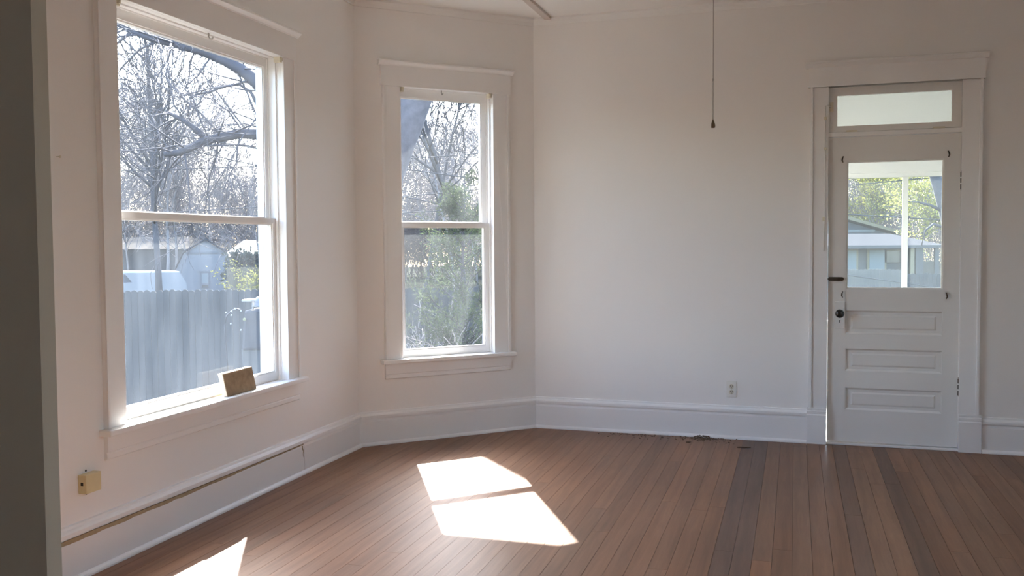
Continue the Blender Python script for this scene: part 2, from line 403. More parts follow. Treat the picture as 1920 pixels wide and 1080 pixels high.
# floor: boards parallel to the left wall
fl_poly = [(p.x, p.y) for p in plan(.02)]
bm = BM(); prism(bm, [(p.x, p.y) for p in plan(.1)], -.06, -.0205)
floor = struct(obj('floor', bm, M_sub), 'brown oak strip floor with worn finish', 'floor')
def clip(poly, half):
    out = []
    for i in range(len(poly)):
        a, b = poly[i], poly[(i + 1) % len(poly)]
        da, db = half(a), half(b)
        if da >= 0: out.append(a)
        if (da >= 0) != (db >= 0):
            k = da / (da - db); out.append((a[0] + (b[0] - a[0]) * k, a[1] + (b[1] - a[1]) * k))
    return out
O0 = A.copy(); PX = -FL.t; PY = -FL.n                         # local x: along the boards (away), y: into the room
def loc(p): d = Vector((p[0], p[1], 0)) - O0; return (d.dot(PX), d.dot(PY))
lp = [loc(p) for p in fl_poly]
ang = math.atan2(PX.y, PX.x); PW = .083
rows = int((max(p[1] for p in lp) + .05) / PW) + 1
dk0, dk1 = loc(at_z(1386, 845, 0))[1], loc(at_z(1440, 845, 0))[1]
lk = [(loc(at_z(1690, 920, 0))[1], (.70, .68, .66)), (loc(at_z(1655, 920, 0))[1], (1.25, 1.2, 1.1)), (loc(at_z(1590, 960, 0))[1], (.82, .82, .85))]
rng = random.Random(11)
xmin, xmax = min(p[0] for p in lp), max(p[0] for p in lp)
n_pl = 0
for r in range(-1, rows):
    y0, y1 = r * PW + .0007, (r + 1) * PW - .0007
    yc = (y0 + y1) / 2
    x = xmin - rng.random() * 2.0
    while x < xmax:
        ln = 2.6 + 2.2 * rng.random()
        poly = [(x + .0005, y0), (x + ln - .0005, y0), (x + ln - .0005, y1), (x + .0005, y1)]
        x += ln
        n = len(lp)
        area = sum(lp[i][0] * lp[(i + 1) % n][1] - lp[(i + 1) % n][0] * lp[i][1] for i in range(n))
        sg = 1 if area > 0 else -1
        for i in range(n):
            a, b = lp[i], lp[(i + 1) % n]
            poly = clip(poly, lambda p: sg * ((b[0] - a[0]) * (p[1] - a[1]) - (b[1] - a[1]) * (p[0] - a[0])))
            if not poly: break
        if len(poly) < 3: continue
        cx = sum(p[0] for p in poly) / len(poly)
        bm = BM(); prism(bm, [(p[0] - cx, p[1] - yc) for p in poly], -.02, 0)
        o = obj('plank', bm, M_plank, floor)
        P = O0 + PX * cx + PY * yc; o.location = P; o.rotation_euler = (0, 0, ang)
        # mirrored frame check: local y must point into the room
        v = .82 + .34 * rng.random(); w = rng.uniform(-.05, .05)
        c = [.24 * v * (1 + w), .124 * v, .066 * v * (1 - w)]
        if dk0 - .01 < yc < dk1 + .01: c = [.16, .094, .062]
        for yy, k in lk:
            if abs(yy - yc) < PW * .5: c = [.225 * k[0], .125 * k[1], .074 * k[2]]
        o.color = (*c, 1); n_pl += 1

# ------------------------------------------------------------------ windows
def sash(parent, name, F, s0, s1, z0, z1, o0, o1, st, rb, rt, mat_g):
    bm = BM()
    box(bm, F, s0, s0 + st, o0, o1, z0, z1); box(bm, F, s1 - st, s1, o0, o1, z0, z1)
    box(bm, F, s0 + st, s1 - st, o0, o1, z0, z0 + rb); box(bm, F, s0 + st, s1 - st, o0, o1, z1 - rt, z1)
    # glazing bead
    b = .008; oi = o0 + .006
    for q in ((s0 + st, s0 + st + b, z0 + rb, z1 - rt), (s1 - st - b, s1 - st, z0 + rb, z1 - rt),
              (s0 + st + b, s1 - st - b, z0 + rb, z0 + rb + b), (s0 + st + b, s1 - st - b, z1 - rt - b, z1 - rt)):
        box(bm, F, q[0], q[1], oi, o1, q[2], q[3])
    o = obj(name, bm, M_trim, parent)
    om = (o0 + o1) / 2
    p = boxo('pane', F, (s0 + st - .003, s1 - st + .003, om - .0015, om + .0015, z0 + rb - .003, z1 - rt + .003), mat_g, o)
    return o
def window(name, F, w, label, head_ext, meet, dust=None):
    s0, s1, z0, z1 = w['s0'], w['s1'], w['z0'], w['z1']
    root = struct(empty(name, F.p((s0 + s1) / 2, 0, 0)), label, 'window'); settle()
    K = []
    # jamb lining, stops and outside sill
    bm = BM()
    box(bm, F, s0 - .04, s0, 0, .127, z0 - .04, z1 + .04); box(bm, F, s1, s1 + .04, 0, .127, z0 - .04, z1 + .04)
    box(bm, F, s0, s1, 0, .127, z1, z1 + .04)
    for a, b in ((.033, .047), (.083, .088)):
        d = .012
        box(bm, F, s0, s0 + d, a, b, z0, z1); box(bm, F, s1 - d, s1, a, b, z0, z1); box(bm, F, s0, s1, a, b, z1 - d * .6, z1)
    K.append(obj('jamb', bm, M_trim))
    bm = BM()
    quadbox(bm, [F.p(s0 - .02, .05, z0 - .04), F.p(s1 + .02, .05, z0 - .04), F.p(s1 + .02, .24, z0 - .06), F.p(s0 - .02, .24, z0 - .06),
                 F.p(s0 - .02, .05, z0 + .004), F.p(s1 + .02, .05, z0 + .004), F.p(s1 + .02, .24, z0 - .03), F.p(s0 - .02, .24, z0 - .03)])
    K.append(obj('outer_sill', bm, M_trim))
    # outside casing boards
    bm = BM()
    box(bm, F, s0 - .15, s0 - .036, TH, TH + .03, z0 - .06, z1 + .13); box(bm, F, s1 + .036, s1 + .15, TH, TH + .03, z0 - .06, z1 + .13)
    box(bm, F, s0 - .036, s1 + .036, TH, TH + .03, z1 + .036, z1 + .13)
    K.append(obj('outer_casing', bm, M_porch))
    # inside casing: flat board with raised outer band
    cw = .125
    for side in (0, 1):
        bm = BM()
        if side == 0:
            box(bm, F, s0 - cw, s0 + .004, -.018, 0, z0, z1); box(bm, F, s0 - cw, s0 - cw + .018, -.028, -.018, z0, z1)
        else:
            box(bm, F, s1 - .004, s1 + cw, -.018, 0, z0, z1); box(bm, F, s1 + cw - .018, s1 + cw, -.028, -.018, z0, z1)
        K.append(obj('side_casing', bm, M_trim, bevel=.0025))
    bm = BM(); e = head_ext
    box(bm, F, s0 - cw - e, s1 + cw + e, -.024, 0, z1, z1 + .138)
    K.append(obj('head_casing', bm, M_trim, bevel=.002))
    bm = BM()
    extrude(bm, F, [(0, z1 + .136), (.028, z1 + .136), (.032, z1 + .142), (.052, z1 + .158), (.052, z1 + .167), (.046, z1 + .171), (0, z1 + .171)], s0 - cw - e - .018, s1 + cw + e + .018)
    K.append(obj('head_cap', bm, M_trim))
    # stool and apron
    bm = BM()
    box(bm, F, s0 - cw - .032, s1 + cw + .032, -.062, 0, z0 - .028, z0); box(bm, F, s0, s1, -.0, .05, z0 - .028, z0)
    K.append(obj('stool', bm, M_trim, bevel=.006))
    bm = BM()
    extrude(bm, F, [(0, z0 - .028), (.02, z0 - .028), (.02, z0 - .1), (.012, z0 - .104), (.016, z0 - .11), (.016, z0 - .130), (.008, z0 - .136), (0, z0 - .136)], s0 - cw, s1 + cw)
    K.append(obj('apron', bm, M_trim))
    K.append(sash(None, 'lower_sash', F, s0 + .001, s1 - .001, z0 + .002, meet + .012, .048, .083, .042, .046, .030, dust or M_gl_low))
    K.append(sash(None, 'upper_sash', F, s0 + .001, s1 - .001, meet - .022, z1 - .001, .088, .123, .044, .034, .052, M_gl_up))
    # roller shade brackets and the middle hook on the head casing
    for a in (s0 + .012, s1 - .034):
        bm = BM(); box(bm, F, a, a + .022, -.012, .030, z1 - .032, z1 - .001); box(bm, F, a + .004, a + .018, -.020, -.012, z1 - .024, z1 - .008)
        K.append(obj('shade_bracket', bm, M_ivory, bevel=.002))
    V = []; Fc = []; c = (s0 + s1) / 2 - .03
    tubes(V, Fc, [np.array(F.p(c, o, z)) for o, z in ((.02, z1), (.02, z1 - .018), (.012, z1 - .030), (.0, z1 - .030), (-.006, z1 - .02))], [.004] * 5, 6)
    K.append(link('hook', pymesh('hook', V, Fc, M_chain)))
    adopt(root, *K)
    return root
window('window_1', FL, LW, 'wide white double-hung sash window in the left bay wall', .012, 1.506)
window('window_2', FM, MW, 'narrow white double-hung sash window in the angled bay wall', .012, 1.504, M_gl_low2)
for k, w in enumerate(ADDED_W):
    window('window_%d' % (k + 3), FC, w, 'added unseen sash window bringing daylight onto the left wall', .012, 1.505)

# ------------------------------------------------------------------ door with transom
def door():
    F = FR; s0, s1, z1 = DW['s0'], DW['s1'], DW['z1']
    root = struct(empty('door_1', F.p((s0 + s1) / 2, 0, 0)), 'white glazed panel door with a transom light above', 'door'); settle()
    K = []
    bm = BM()
    box(bm, F, s0 - .04, s0, 0, TH + .02, 0, z1 + .04); box(bm, F, s1, s1 + .04, 0, TH + .02, 0, z1 + .04); box(bm, F, s0, s1, 0, TH + .02, z1, z1 + .04)
    box(bm, F, s1 - .014, s1, .053, .07, 0, z1); box(bm, F, s0, s0 + .014, .053, .07, 1.5, z1); box(bm, F, s0, s1, .053, .07, z1 - .014, z1); box(bm, F, s0 + .02, s1, .053, .075, .012, .032)
    K.append(obj('jamb', bm, M_trim))
    for a, b, band in ((s0 - .112, s0 + .004, s0 - .112), (s1 - .004, s1 + .116, s1 + .098)):
        bm = BM(); box(bm, F, a, b, -.018, 0, .245, z1); box(bm, F, band, band + .018, -.03, -.018, .245, z1)
        K.append(obj('side_casing', bm, M_trim, bevel=.0025))
    for a, b in ((s0 - .124, s0 + .002), (s1 - .002, s1 + .132)):
        bm = BM()
        extrude(bm, F, [(0, 0), (.036, 0), (.036, .195), (.030, .201), (.030, .206), (.034, .209), (.034, .222), (.028, .226), (.028, .231), (.032, .234), (.032, .245), (0, .245)], a, b)
        K.append(obj('plinth_block', bm, M_trim))
    bm = BM(); box(bm, F, s0 - .122, s1 + .126, -.024, 0, z1, z1 + .13); box(bm, F, s0 - .126, s1 + .13, -.030, 0, z1, z1 + .012)
    K.append(obj('head_casing', bm, M_trim))
    bm = BM()
    q = z1 + .13
    extrude(bm, F, [(0, q - .002), (.028, q - .002), (.034, q + .004), (.054, q + .020), (.054, q + .03), (.046, q + .036), (0, q + .036)], s0 - .142, s1 + .146)
    K.append(obj('head_cap', bm, M_trim))
    K.append(boxo('threshold', F, (s0 + .002, s1 - .002, -.02, .16, 0.0005, .014), M_trim, bevel=.003))
    K.append(boxo('transom_bar', F, (s0, s1, -.006, .10, 2.056, 2.086), M_trim, bevel=.003))
    # transom sash
    bm = BM(); a0, a1, b0, b1 = s0 + .006, s1 - .006, 2.090, z1 - .006
    g0, g1, h0, h1 = 2.113, 2.810, 2.128, 2.328
    box(bm, F, a0, g0, .012, .047, b0, b1); box(bm, F, g1, a1, .012, .047, b0, b1); box(bm, F, g0, g1, .012, .047, b0, h0); box(bm, F, g0, g1, .012, .047, h1, b1)
    ts = obj('transom_sash', bm, M_door)
    K.append(ts)
    boxo('pane', F, (g0 - .003, g1 + .003, .028, .031, h0 - .003, h1 + .003), M_gl_door, ts)
    for s in (2.17, 2.70):
        boxo('hinge', F, (s, s + .07, .002, .012, 2.082, 2.098), M_ivory, ts)
    # leaf
    l0, l1, zb, zt = s0 + .007, s1 - .005, .020, 2.052
    gx0, gx1, gz0, gz1 = 2.176, 2.770, 1.048, 1.894
    bm = BM()
    o0, o1 = .012, .050
    box(bm, F, l0, gx0, o0, o1, zb, zt); box(bm, F, gx1, l1, o0, o1, zb, zt)
    rails = [(zb, .236), (.384, .497), (.647, .747), (.903, gz0), (gz1, zt)]
    for a, b in rails: box(bm, F, gx0, gx1, o0, o1, a, b)
    leaf = obj('door_leaf', bm, M_door); K.append(leaf)
    for a, b in ((.236, .384), (.497, .647), (.747, .903)):
        bm = BM(); box(bm, F, gx0, gx1, o0 + .016, o1 - .01, a, b)
        x0, x1, y0, y1 = gx0 + .036, gx1 - .036, a + .030, b - .030
        ch = .010
        quadbox(bm, [F.p(x0, o0 + .016, y0), F.p(x1, o0 + .016, y0), F.p(x1, o0 + .016, y1), F.p(x0, o0 + .016, y1),
                     F.p(x0 + ch, o0 + .008, y0 + ch), F.p(x1 - ch, o0 + .008, y0 + ch), F.p(x1 - ch, o0 + .008, y1 - ch), F.p(x0 + ch, o0 + .008, y1 - ch)])
        # ovolo moulding around the recess
        for p, q2 in (((gx0, a), (gx1, a)), ((gx0, b), (gx1, b)), ((gx0, a), (gx0, b)), ((gx1, a), (gx1, b))):
            pass
        m = .012
        quadbox(bm, [F.p(gx0, o0 + .002, a), F.p(gx1, o0 + .002, a), F.p(gx1, o0 + .016, a), F.p(gx0, o0 + .016, a),
                     F.p(gx0, o0 + .003, a + .001), F.p(gx1, o0 + .003, a + .001), F.p(gx1 - m, o0 + .016, a + m), F.p(gx0 + m, o0 + .016, a + m)])
        quadbox(bm, [F.p(gx0, o0 + .002, b), F.p(gx1, o0 + .002, b), F.p(gx1, o0 + .016, b), F.p(gx0, o0 + .016, b),
                     F.p(gx0, o0 + .003, b - .001), F.p(gx1, o0 + .003, b - .001), F.p(gx1 - m, o0 + .016, b - m), F.p(gx0 + m, o0 + .016, b - m)])
        obj('panel', bm, M_door, leaf)
    bm = BM(); b = .010
    for q in ((gx0, gx0 + b, gz0, gz1), (gx1 - b, gx1, gz0, gz1), (gx0 + b, gx1 - b, gz0, gz0 + b), (gx0 + b, gx1 - b, gz1 - b, gz1)):
        box(bm, F, q[0], q[1], o0 + .010, o1 - .006, q[2], q[3])
    obj('glazing_bead', bm, M_door, leaf)
    boxo('pane', F, (gx0 + .002, gx1 - .002, .029, .032, gz0 + .002, gz1 - .002), M_gl_door, leaf)
    # hooks at the four corners of the glass
    for s, z in ((2.152, 1.905), (2.792, 1.918), (2.156, 1.008), (2.790, 1.006)):
        V = []; Fc = []
        sg = 1 if s > 2.5 else -1
        tubes(V, Fc, [np.array(F.p(s + dx * sg, -o, z + dz)) for dx, o, dz in ((0, -.012, .018), (0, .004, .019), (.004, .009, .008), (.006, .009, -.004), (0, .006, -.019))], [.004, .0045, .005, .0045, .003], 7)
        link('glass_hook', pymesh('glass_hook', V, Fc, M_iron), leaf)['label'] = 'small dark iron hook'
    # slide bolt
    bm = BM(); box(bm, F, 2.066, 2.150, -.004, .012, 1.100, 1.126)
    lathe(bm, F.p(2.150, -.004 + .012, 1.113), -F.n, [(.013, -.006), (.013, .010), (.011, .012)], 16)
    box(bm, F, 2.050, 2.120, -.012, -.004, 1.107, 1.119)
    obj('slide_bolt', bm, M_iron, leaf)['label'] = 'dark brown iron slide bolt'
    # escutcheon with knob and keyhole
    bm = BM(); box(bm, F, 2.106, 2.170, -.001, .012, .780, .960)
    es = obj('escutcheon', bm, M_door, leaf, bevel=.003)
    es['label'] = 'painted tall rectangular lock plate'
    bm = BM(); kc = F.p(2.139, -.001, .884)
    lathe(bm, kc, -F.n, [(.013, 0), (.013, .006), (.009, .010), (.009, .026), (.019, .030), (.027, .038), (.029, .046), (.027, .054), (.020, .060), (.008, .063)], 24)
    obj('knob', bm, M_black, leaf, smooth=True)['label'] = 'round glossy black doorknob'
    bm = BM(); lathe(bm, F.p(2.139, -.0008, .833), -F.n, [(.005, 0), (.005, .0008)], 10); box(bm, F, 2.137, 2.141, -.0016, -.0008, .818, .833)
    obj('keyhole', bm, M_dark, leaf)
    # hinges: knuckles with bands of paint
    for z in (1.748, .420):
        for k, dz in enumerate((-.038, -.020, 0, .020, .038)):
            bm = BM(); hgt = .016 if k % 2 == 0 else .0095
            lathe(bm, F.p(s1 - .002, -.010, z + dz - hgt), (0, 0, 1), [(.0075, 0), (.0075, 2 * hgt - .001)] if k % 2 == 0 else [(.0072, .002), (.0072, 2 * hgt - .002)], 12)
            if k in (0, 4): lathe(bm, F.p(s1 - .002, -.010, z + dz + (hgt if k == 4 else -hgt - .008)), (0, 0, 1), [(.004, 0), (.006, .004), (.003, .008)], 10)
            h = obj('hinge_knuckle', bm, M_iron if k % 2 == 0 else M_trim, root); h.matrix_parent_inverse = root.matrix_world.inverted()
    # transom operator rod on the left casing
    V = []; Fc = []
    tubes(V, Fc, [np.array(F.p(s, -.024, z)) for s, z in ((2.040, 2.265), (2.038, 1.9), (2.036, 1.50), (2.034, 1.30))], [.0035] * 4, 8)
    tubes(V, Fc, [np.array(F.p(s, o, z)) for s, o, z in ((2.040, -.024, 2.262), (2.052, -.022, 2.266), (2.070, .004, 2.255))], [.004] * 3, 7)
    rod = link('transom_rod', pymesh('transom_rod', V, Fc, M_door)); K.append(rod)
    for s, z, w in ((2.030, 2.18, .010), (2.029, 1.98, .009), (2.024, 1.515, .013)):
        boxo('rod_guide', F, (s, s + .018, -.030, -.016, z - w, z + w), M_ivory, rod, bevel=.002)
    boxo('lift_bracket', F, (2.064, 2.088, .002, .013, 2.225, 2.290), M_ivory, ts)
    adopt(root, *K)
door()

# ------------------------------------------------------------------ wall and sill things
def outlet():
    F = FR; s, z = 1.430, .344
    root = tag(empty('wall_outlet', F.p(s, 0, z)), 'white duplex wall outlet above the baseboard', 'outlet'); settle()
    K = []
    bm = BM(); box(bm, F, s - .035, s + .035, -.006, 0, z - .057, z + .057); K.append(obj('cover_plate', bm, M_outlet, bevel=.003))
    for dz in (.0195, -.0195):
        bm = BM(); lathe(bm, F.p(s, -.006, z + dz), -F.n, [(.0165, 0), (.0165, .0012), (.015, .002)], 20); rc = obj('receptacle', bm, M_recept); K.append(rc)
        for ds in (-.0065, .0065):
            boxo('slot', F, (s + ds - .0016, s + ds + .0016, -.0086, -.0078, z + dz - .001, z + dz + .008), M_dark, rc)
        bm = BM(); lathe(bm, F.p(s, -.0078, z + dz - .008), -F.n, [(.0028, 0), (.0028, .0008)], 10); obj('slot', bm, M_dark, rc)
    bm = BM(); lathe(bm, F.p(s, -.006, z), -F.n, [(.003, 0), (.003, .001), (.002, .0016)], 10); K.append(obj('screw', bm, M_recept))
    adopt(root, *K)
outlet()
def jack():
    F = FL; s0, s1, z0, z1 = 2.580, 2.672, .345, .424
    root = tag(empty('phone_jack_box', F.p(2.62, 0, .345)), 'yellowed plastic surface jack box on the wall below the larger window', 'jack box'); settle()
    K = []
    K.append(boxo('housing', F, (s0, s1, -.040, 0, z0, z1), M_cream, bevel=.004))
    K.append(boxo('port', F, (s1 - .0005, s1 + .0008, -.026, -.014, .380, .394), M_dark))
    for z in (z1 + .008, z0 - .010):
        bm = BM(); lathe(bm, F.p(2.625, -.0002, z), -F.n, [(.0045, 0), (.0045, .002), (.002, .004)], 10); K.append(obj('screw', bm, M_iron))
    adopt(root, *K)
jack()
def pull_chain():
    b = at_depth(1337, 240, 3.6)
    root = tag(empty('light_pull_chain', (b.x, b.y, b.z)), 'thin hanging pull chain with a dark teardrop bob', 'pull chain'); settle()
    K = []
    V = []; Fc = []
    tubes(V, Fc, [np.array((b.x, b.y, b.z + .025)), np.array((b.x, b.y, b.z + .17))], [.0016, .0016], 6)
    tubes(V, Fc, [np.array((b.x, b.y, b.z + .17)), np.array((b.x, b.y, H_CEIL - .06))], [.0013, .0013], 6)
    K.append(link('chain', pymesh('chain', V, Fc, M_chain)))
    bm = BM(); lathe(bm, (b.x, b.y, b.z + .168), (0, 0, 1), [(.001, 0), (.0032, .004), (.0032, .010), (.001, .014)], 10); K.append(obj('connector', bm, M_chain))
    bm = BM(); lathe(bm, (b.x, b.y, b.z), (0, 0, 1), [(.003, 0), (.0068, .001), (.0085, .006), (.008, .012), (.0055, .020), (.003, .027), (.0016, .032)], 18)
    K.append(obj('bob', bm, M_bronze, smooth=True))
    bm = BM(); lathe(bm, (b.x, b.y, H_CEIL), (0, 0, -1), [(.06, 0), (.06, .012), (.045, .03), (.03, .05), (.028, .075), (.02, .078)], 24); K.append(obj('ceiling_socket', bm, M_outlet, smooth=False))
    adopt(root, *K)
pull_chain()
def sill_block():
    F = FL; s0, _ = F.hit(475, 725, -.005); s1, _ = F.hit(419, 740, -.005)
    zt = LW['z0']
    root = tag(empty('wood_block', F.p((s0 + s1) / 2, -.02, zt)), 'small brown weathered block leaning on the window sill', 'block'); settle()
    bm = BM(); hgt = .122; lean = .020
    c = lambda s, o, z: F.p(s, o, zt + z)
    quadbox(bm, [c(s0, -.026, .001), c(s1, -.030, .001), c(s1, .000, .001), c(s0, .004, .001),
                 c(s0 + .012, -.026 + lean, hgt), c(s1 + .010, -.030 + lean, hgt - .004), c(s1 + .010, .000 + lean, hgt - .004), c(s0 + .012, .004 + lean, hgt)])
    body = obj('block_body', bm, M_block, bevel=.003)
    bm = BM()  # pale top sheet paints the sunlit edge; side strip shares its colour
    quadbox(bm, [c(s0 + .010, -.024 + lean, hgt - .001), c(s1 + .012, -.028 + lean, hgt - .005), c(s1 + .012, .001 + lean, hgt - .005), c(s0 + .010, .005 + lean, hgt - .001),
                 c(s0 + .010, -.024 + lean, hgt + .0015), c(s1 + .012, -.028 + lean, hgt - .0025), c(s1 + .012, .001 + lean, hgt - .0025), c(s0 + .010, .005 + lean, hgt + .0015)])
    quadbox(bm, [c(s1 - .0005, -.027, .004), c(s1 + .0012, -.027, .004), c(s1 + .0012, -.002, .004), c(s1 - .0005, -.002, .004),
                 c(s1 + .0095, -.027 + lean, hgt - .006), c(s1 + .0112, -.027 + lean, hgt - .006), c(s1 + .0112, -.002 + lean, hgt - .006), c(s1 + .0095, -.002 + lean, hgt - .006)])
    e = obj('pale_sunlit_edge', bm, M_blockedge); e['label'] = 'pale edges, the top one painted as sunlit'
    adopt(root, body, e)
    # curl of paint on the sill
    s, _ = F.hit(299, 776, -.01)
    bm = BM()
    V = []; Fc = []; n = 7
    for i in range(n):
        a = i / (n - 1)
        for j in range(2):
            V.append(F.p(s - .03 + .06 * a, -.035 + .02 * j + .004 * math.sin(a * 9), zt + .0012 + .009 * math.sin(math.pi * a) * (.5 + .5 * j)))
    V += [v + Vector((0, 0, .0012)) for v in V]
    m = 2 * n
    for i in range(n - 1):
        q = (2 * i, 2 * i + 1, 2 * i + 3, 2 * i + 2); Fc += [q, tuple(x + m for x in reversed(q))]
        Fc += [(2 * i, 2 * i + 2, 2 * i + 2 + m, 2 * i + m), (2 * i + 1, 2 * i + 3, 2 * i + 3 + m, 2 * i + 1 + m)]
    tag(link('paint_flake', pymesh('paint_flake', V, Fc, M_flake, False)), 'curled white paint flake on the sill of the larger window', 'paint flake')
sill_block()
def nail():
    s, z = FL.hit(106, 294, 0); bm = BM(); lathe(bm, FL.p(s, 0, z), -FL.n, [(.0018, -.01), (.0018, .016), (.005, .0165), (.005, .019)], 10)
    tag(obj('wall_nail', bm, M_ivory), 'single old nail left in the wall beside the larger window', 'nail')
nail()
def litter():
    rng = random.Random(3)
    # dry litter swept against the baseboard: uncountable crumbs
    V = []; Fc = []
    def crumb(p, l, w, a, hgt):
        u = Vector((math.cos(a), math.sin(a), 0)); v = Vector((-u.y, u.x, 0)); b0 = len(V)
        for q in ((-l, 0, 0), (0, -w, 0), (l, 0, 0), (0, w, 0)): V.append(p + u * q[0] + v * q[1] + Vector((0, 0, .0006)))
        V.append(p + Vector((0, 0, hgt)))
        for i in range(4): Fc.append((b0 + i, b0 + (i + 1) % 4, b0 + 4))
        Fc.append((b0 + 3, b0 + 2, b0 + 1, b0))
    for cx, n, sd in ((1160, 14, 16), (1200, 34, 22), (1225, 22, 16), (1310, 120, 20), (1330, 60, 16), (1355, 26, 18), (1270, 18, 30)):
        for i in range(n):
            px = rng.gauss(cx, sd); s, _ = FR.hit(px, 815, 0); o = .045 + abs(rng.gauss(0, .05 if cx in (1310, 1330) else .07))
            crumb(FR.p(s, -o, 0), rng.uniform(.003, .013), rng.uniform(.0015, .004), rng.random() * 6.3, rng.uniform(.002, .008))
    for i in range(34):   # little heap
        s, _ = FR.hit(rng.gauss(1318, 8), 820, 0); o = .042 + abs(rng.gauss(0, .02))
        crumb(FR.p(s, -o, rng.random() * .012), rng.uniform(.006, .018), rng.uniform(.002, .005), rng.random() * 6.3, rng.uniform(.004, .012))
    o = link('dry_litter', pymesh('dry_litter', V, Fc, M_litter, False)); o['kind'] = 'stuff'
    tag(o, 'dry leaf crumbs and dust along the baseboard', 'litter')
    for nm, px, py, ln, an, lab in (('twig', 1395, 840, .045, -.15, 'short dark twig lying on the dark floorboard near the door'), ('bark_chip', 1291, 830, .016, 0, 'small dark chip lying apart from the leaf crumbs')):
        p = at_z(px, py, 0); V = []; Fc = []
        u = Vector((math.cos(an), math.sin(an), 0))
        tubes(V, Fc, [np.array(p + u * (k * ln) + Vector((0, .004 * (i % 2), .004))) for i, k in enumerate((-1, -.4, .2, 1))], [.003, .0042, .004, .0025], 6)
        tag(link(nm, pymesh(nm, V, Fc, M_litter)), lab, 'debris')
litter()

# ------------------------------------------------------------------ sunporch beyond the door
def porch():
    F = FR; OP = 2.35
    root = tag(empty('sunporch', F.p(2.4, TH, -.1)), 'white glazed sunporch seen through the door glass', 'porch'); settle()
    K = []
    sa, sb = 1.2, 5.6
    K.append(boxo('porch_floor', F, (sa, sb, TH, OP + .1, -1.1, -.06), M_porchfloor))
    K.append(boxo('porch_ceiling', F, (sa, sb, TH, OP + .3, 2.74, 2.80), M_porch))
    bm = BM()
    box(bm, F, sa, sb, OP, OP + .09, 2.10, 2.74)
    K.append(obj('header_beam', bm, M_porch))
    _, zh = F.hit(1640, 333, OP); _, zm = F.hit(1640, 322, OP)
    K.append(boxo('header_moulding', F, (sa, sb, OP - .03, OP + .09, zm - .015, 2.105), M_porch, bevel=.004))
    K.append(boxo('window_head', F, (sa, sb, OP + .01, OP + .08, zh, zm), M_porch))
    K.append(boxo('crown_strip', F, (sa, sb, OP - .035, OP, 2.70, 2.74), M_porch, bevel=.006))
    K.append(boxo('sill_wall', F, (sa, sb, OP, OP + .09, -.06, .62), M_porch))
    K.append(boxo('window_sill', F, (sa, sb, OP - .04, OP + .12, .62, .65), M_porch))
    p0, _ = F.hit(1692, 430, OP); p1, _ = F.hit(1702.5, 430, OP)
    sp = 1.05
    posts = [(p0 + k * sp, p1 + k * sp) for k in (-2, -1, 0, 1, 2)]
    for a, b in posts:
        if a < sa or b > sb: continue
        K.append(boxo('mullion', F, (a, b, OP + .005, OP + .085, .65, zh), M_porch, bevel=.003))
    posts = [q for q in posts if q[0] > sa and q[1] < sb]
    ed = [sa] + [x for q in posts for x in q] + [sb]
    for k in range(0, len(ed), 2):
        K.append(boxo('pane', F, (ed[k] + .001, ed[k + 1] - .001, OP + .044, OP + .047, .65, zh), M_gl_porch))
    # end walls, glazed above a low wall
    for s in (sa, sb - .09):
        K.append(boxo('end_wall', F, (s, s + .09, TH + .02, OP, -.06, .62), M_porch)); K.append(boxo('end_header', F, (s, s + .09, TH + .02, OP, zh, 2.74), M_porch))
        K.append(boxo('corner_post', F, (s, s + .09, OP, OP + .095, .65, zh), M_porch))
    adopt(root, *K)
porch()

# ------------------------------------------------------------------ yard
GZ = -1.1
bm = BM(); prism(bm, [(-70, -10), (70, -10), (70, 110), (-70, 110)], GZ - .2, GZ)
struct(obj('ground', bm, M_ground), 'brown and green yard ground with dead grass', 'ground')

def dogear(w, h, t=.018):
    bm = BM(); c = .024
    poly = [(0, 0), (w, 0), (w, h - c), (w - c, h), (c, h), (0, h - c)]
    a = [bm.verts.new((x, 0, z)) for x, z in poly]; b = [bm.verts.new((x, t, z)) for x, z in poly]
    n = len(poly)
    for i in range(n): bm.faces.new((a[i], a[(i + 1) % n], b[(i + 1) % n], b[i]))
    bm.faces.new(a); bm.faces.new(b)
    return bm
def fence(name, P0, P1, h, pw, mat, label, gap=.004, posts=2.4):
    P0 = Vector(P0); P1 = Vector(P1); d = (P1 - P0); L = d.length; d.normalize(); an = math.atan2(d.y, d.x)
    root = tag(empty(name, P0), label, 'fence'); root.rotation_euler = (0, 0, an); settle()
    me = mesh_from('picket', dogear(pw - gap, h - .05), mat)
    rng = random.Random(int(L * 10))
    n = int(L / pw)
    for i in range(n):
        o = link('picket', me, root); o.location = (i * pw, rng.uniform(-.004, .004), .05 + rng.uniform(-.012, .012))
    for z in (.35, h * .55, h - .22):
        bm = BM(); box(bm, WORLD, 0, L, .02, .058, z, z + .085); obj('rail', bm, mat, root)
    k = 0.
    while k < L:
        bm = BM(); box(bm, WORLD, k, k + .09, .058, .148, 0, h - .04); obj('post', bm, mat, root); k += posts
    return root
fl, fr_ = at_depth(150, 545, 14.0), at_depth(905, 538, 14.4)
fence('board_fence', (fl.x, fl.y, GZ), (fr_.x, fr_.y, GZ), 1.83, .09, M_fence, 'grey dog-eared board fence standing across the near yard')
g0, g1 = at_depth(1545, 503, 23.5), at_depth(1697, 503, 23)
fence('side_fence', (g0.x, g0.y, GZ), (g1.x, g1.y, GZ), 1.80, .09, M_fence2, 'pale weathered board fence in front of the grey-roofed house')
h0, h1 = at_depth(1700, 503, 21), at_depth(1840, 503, 20)
fence('blue_grey_fence', (h0.x, h0.y, GZ), (h1.x, h1.y, GZ), 1.78, .09, M_fence, 'darker blue-grey board fence continuing beside the leaning trunk')  # same grey wood as the near fence
t0, t1 = at_depth(425, 503, 44), at_depth(560, 503, 44)
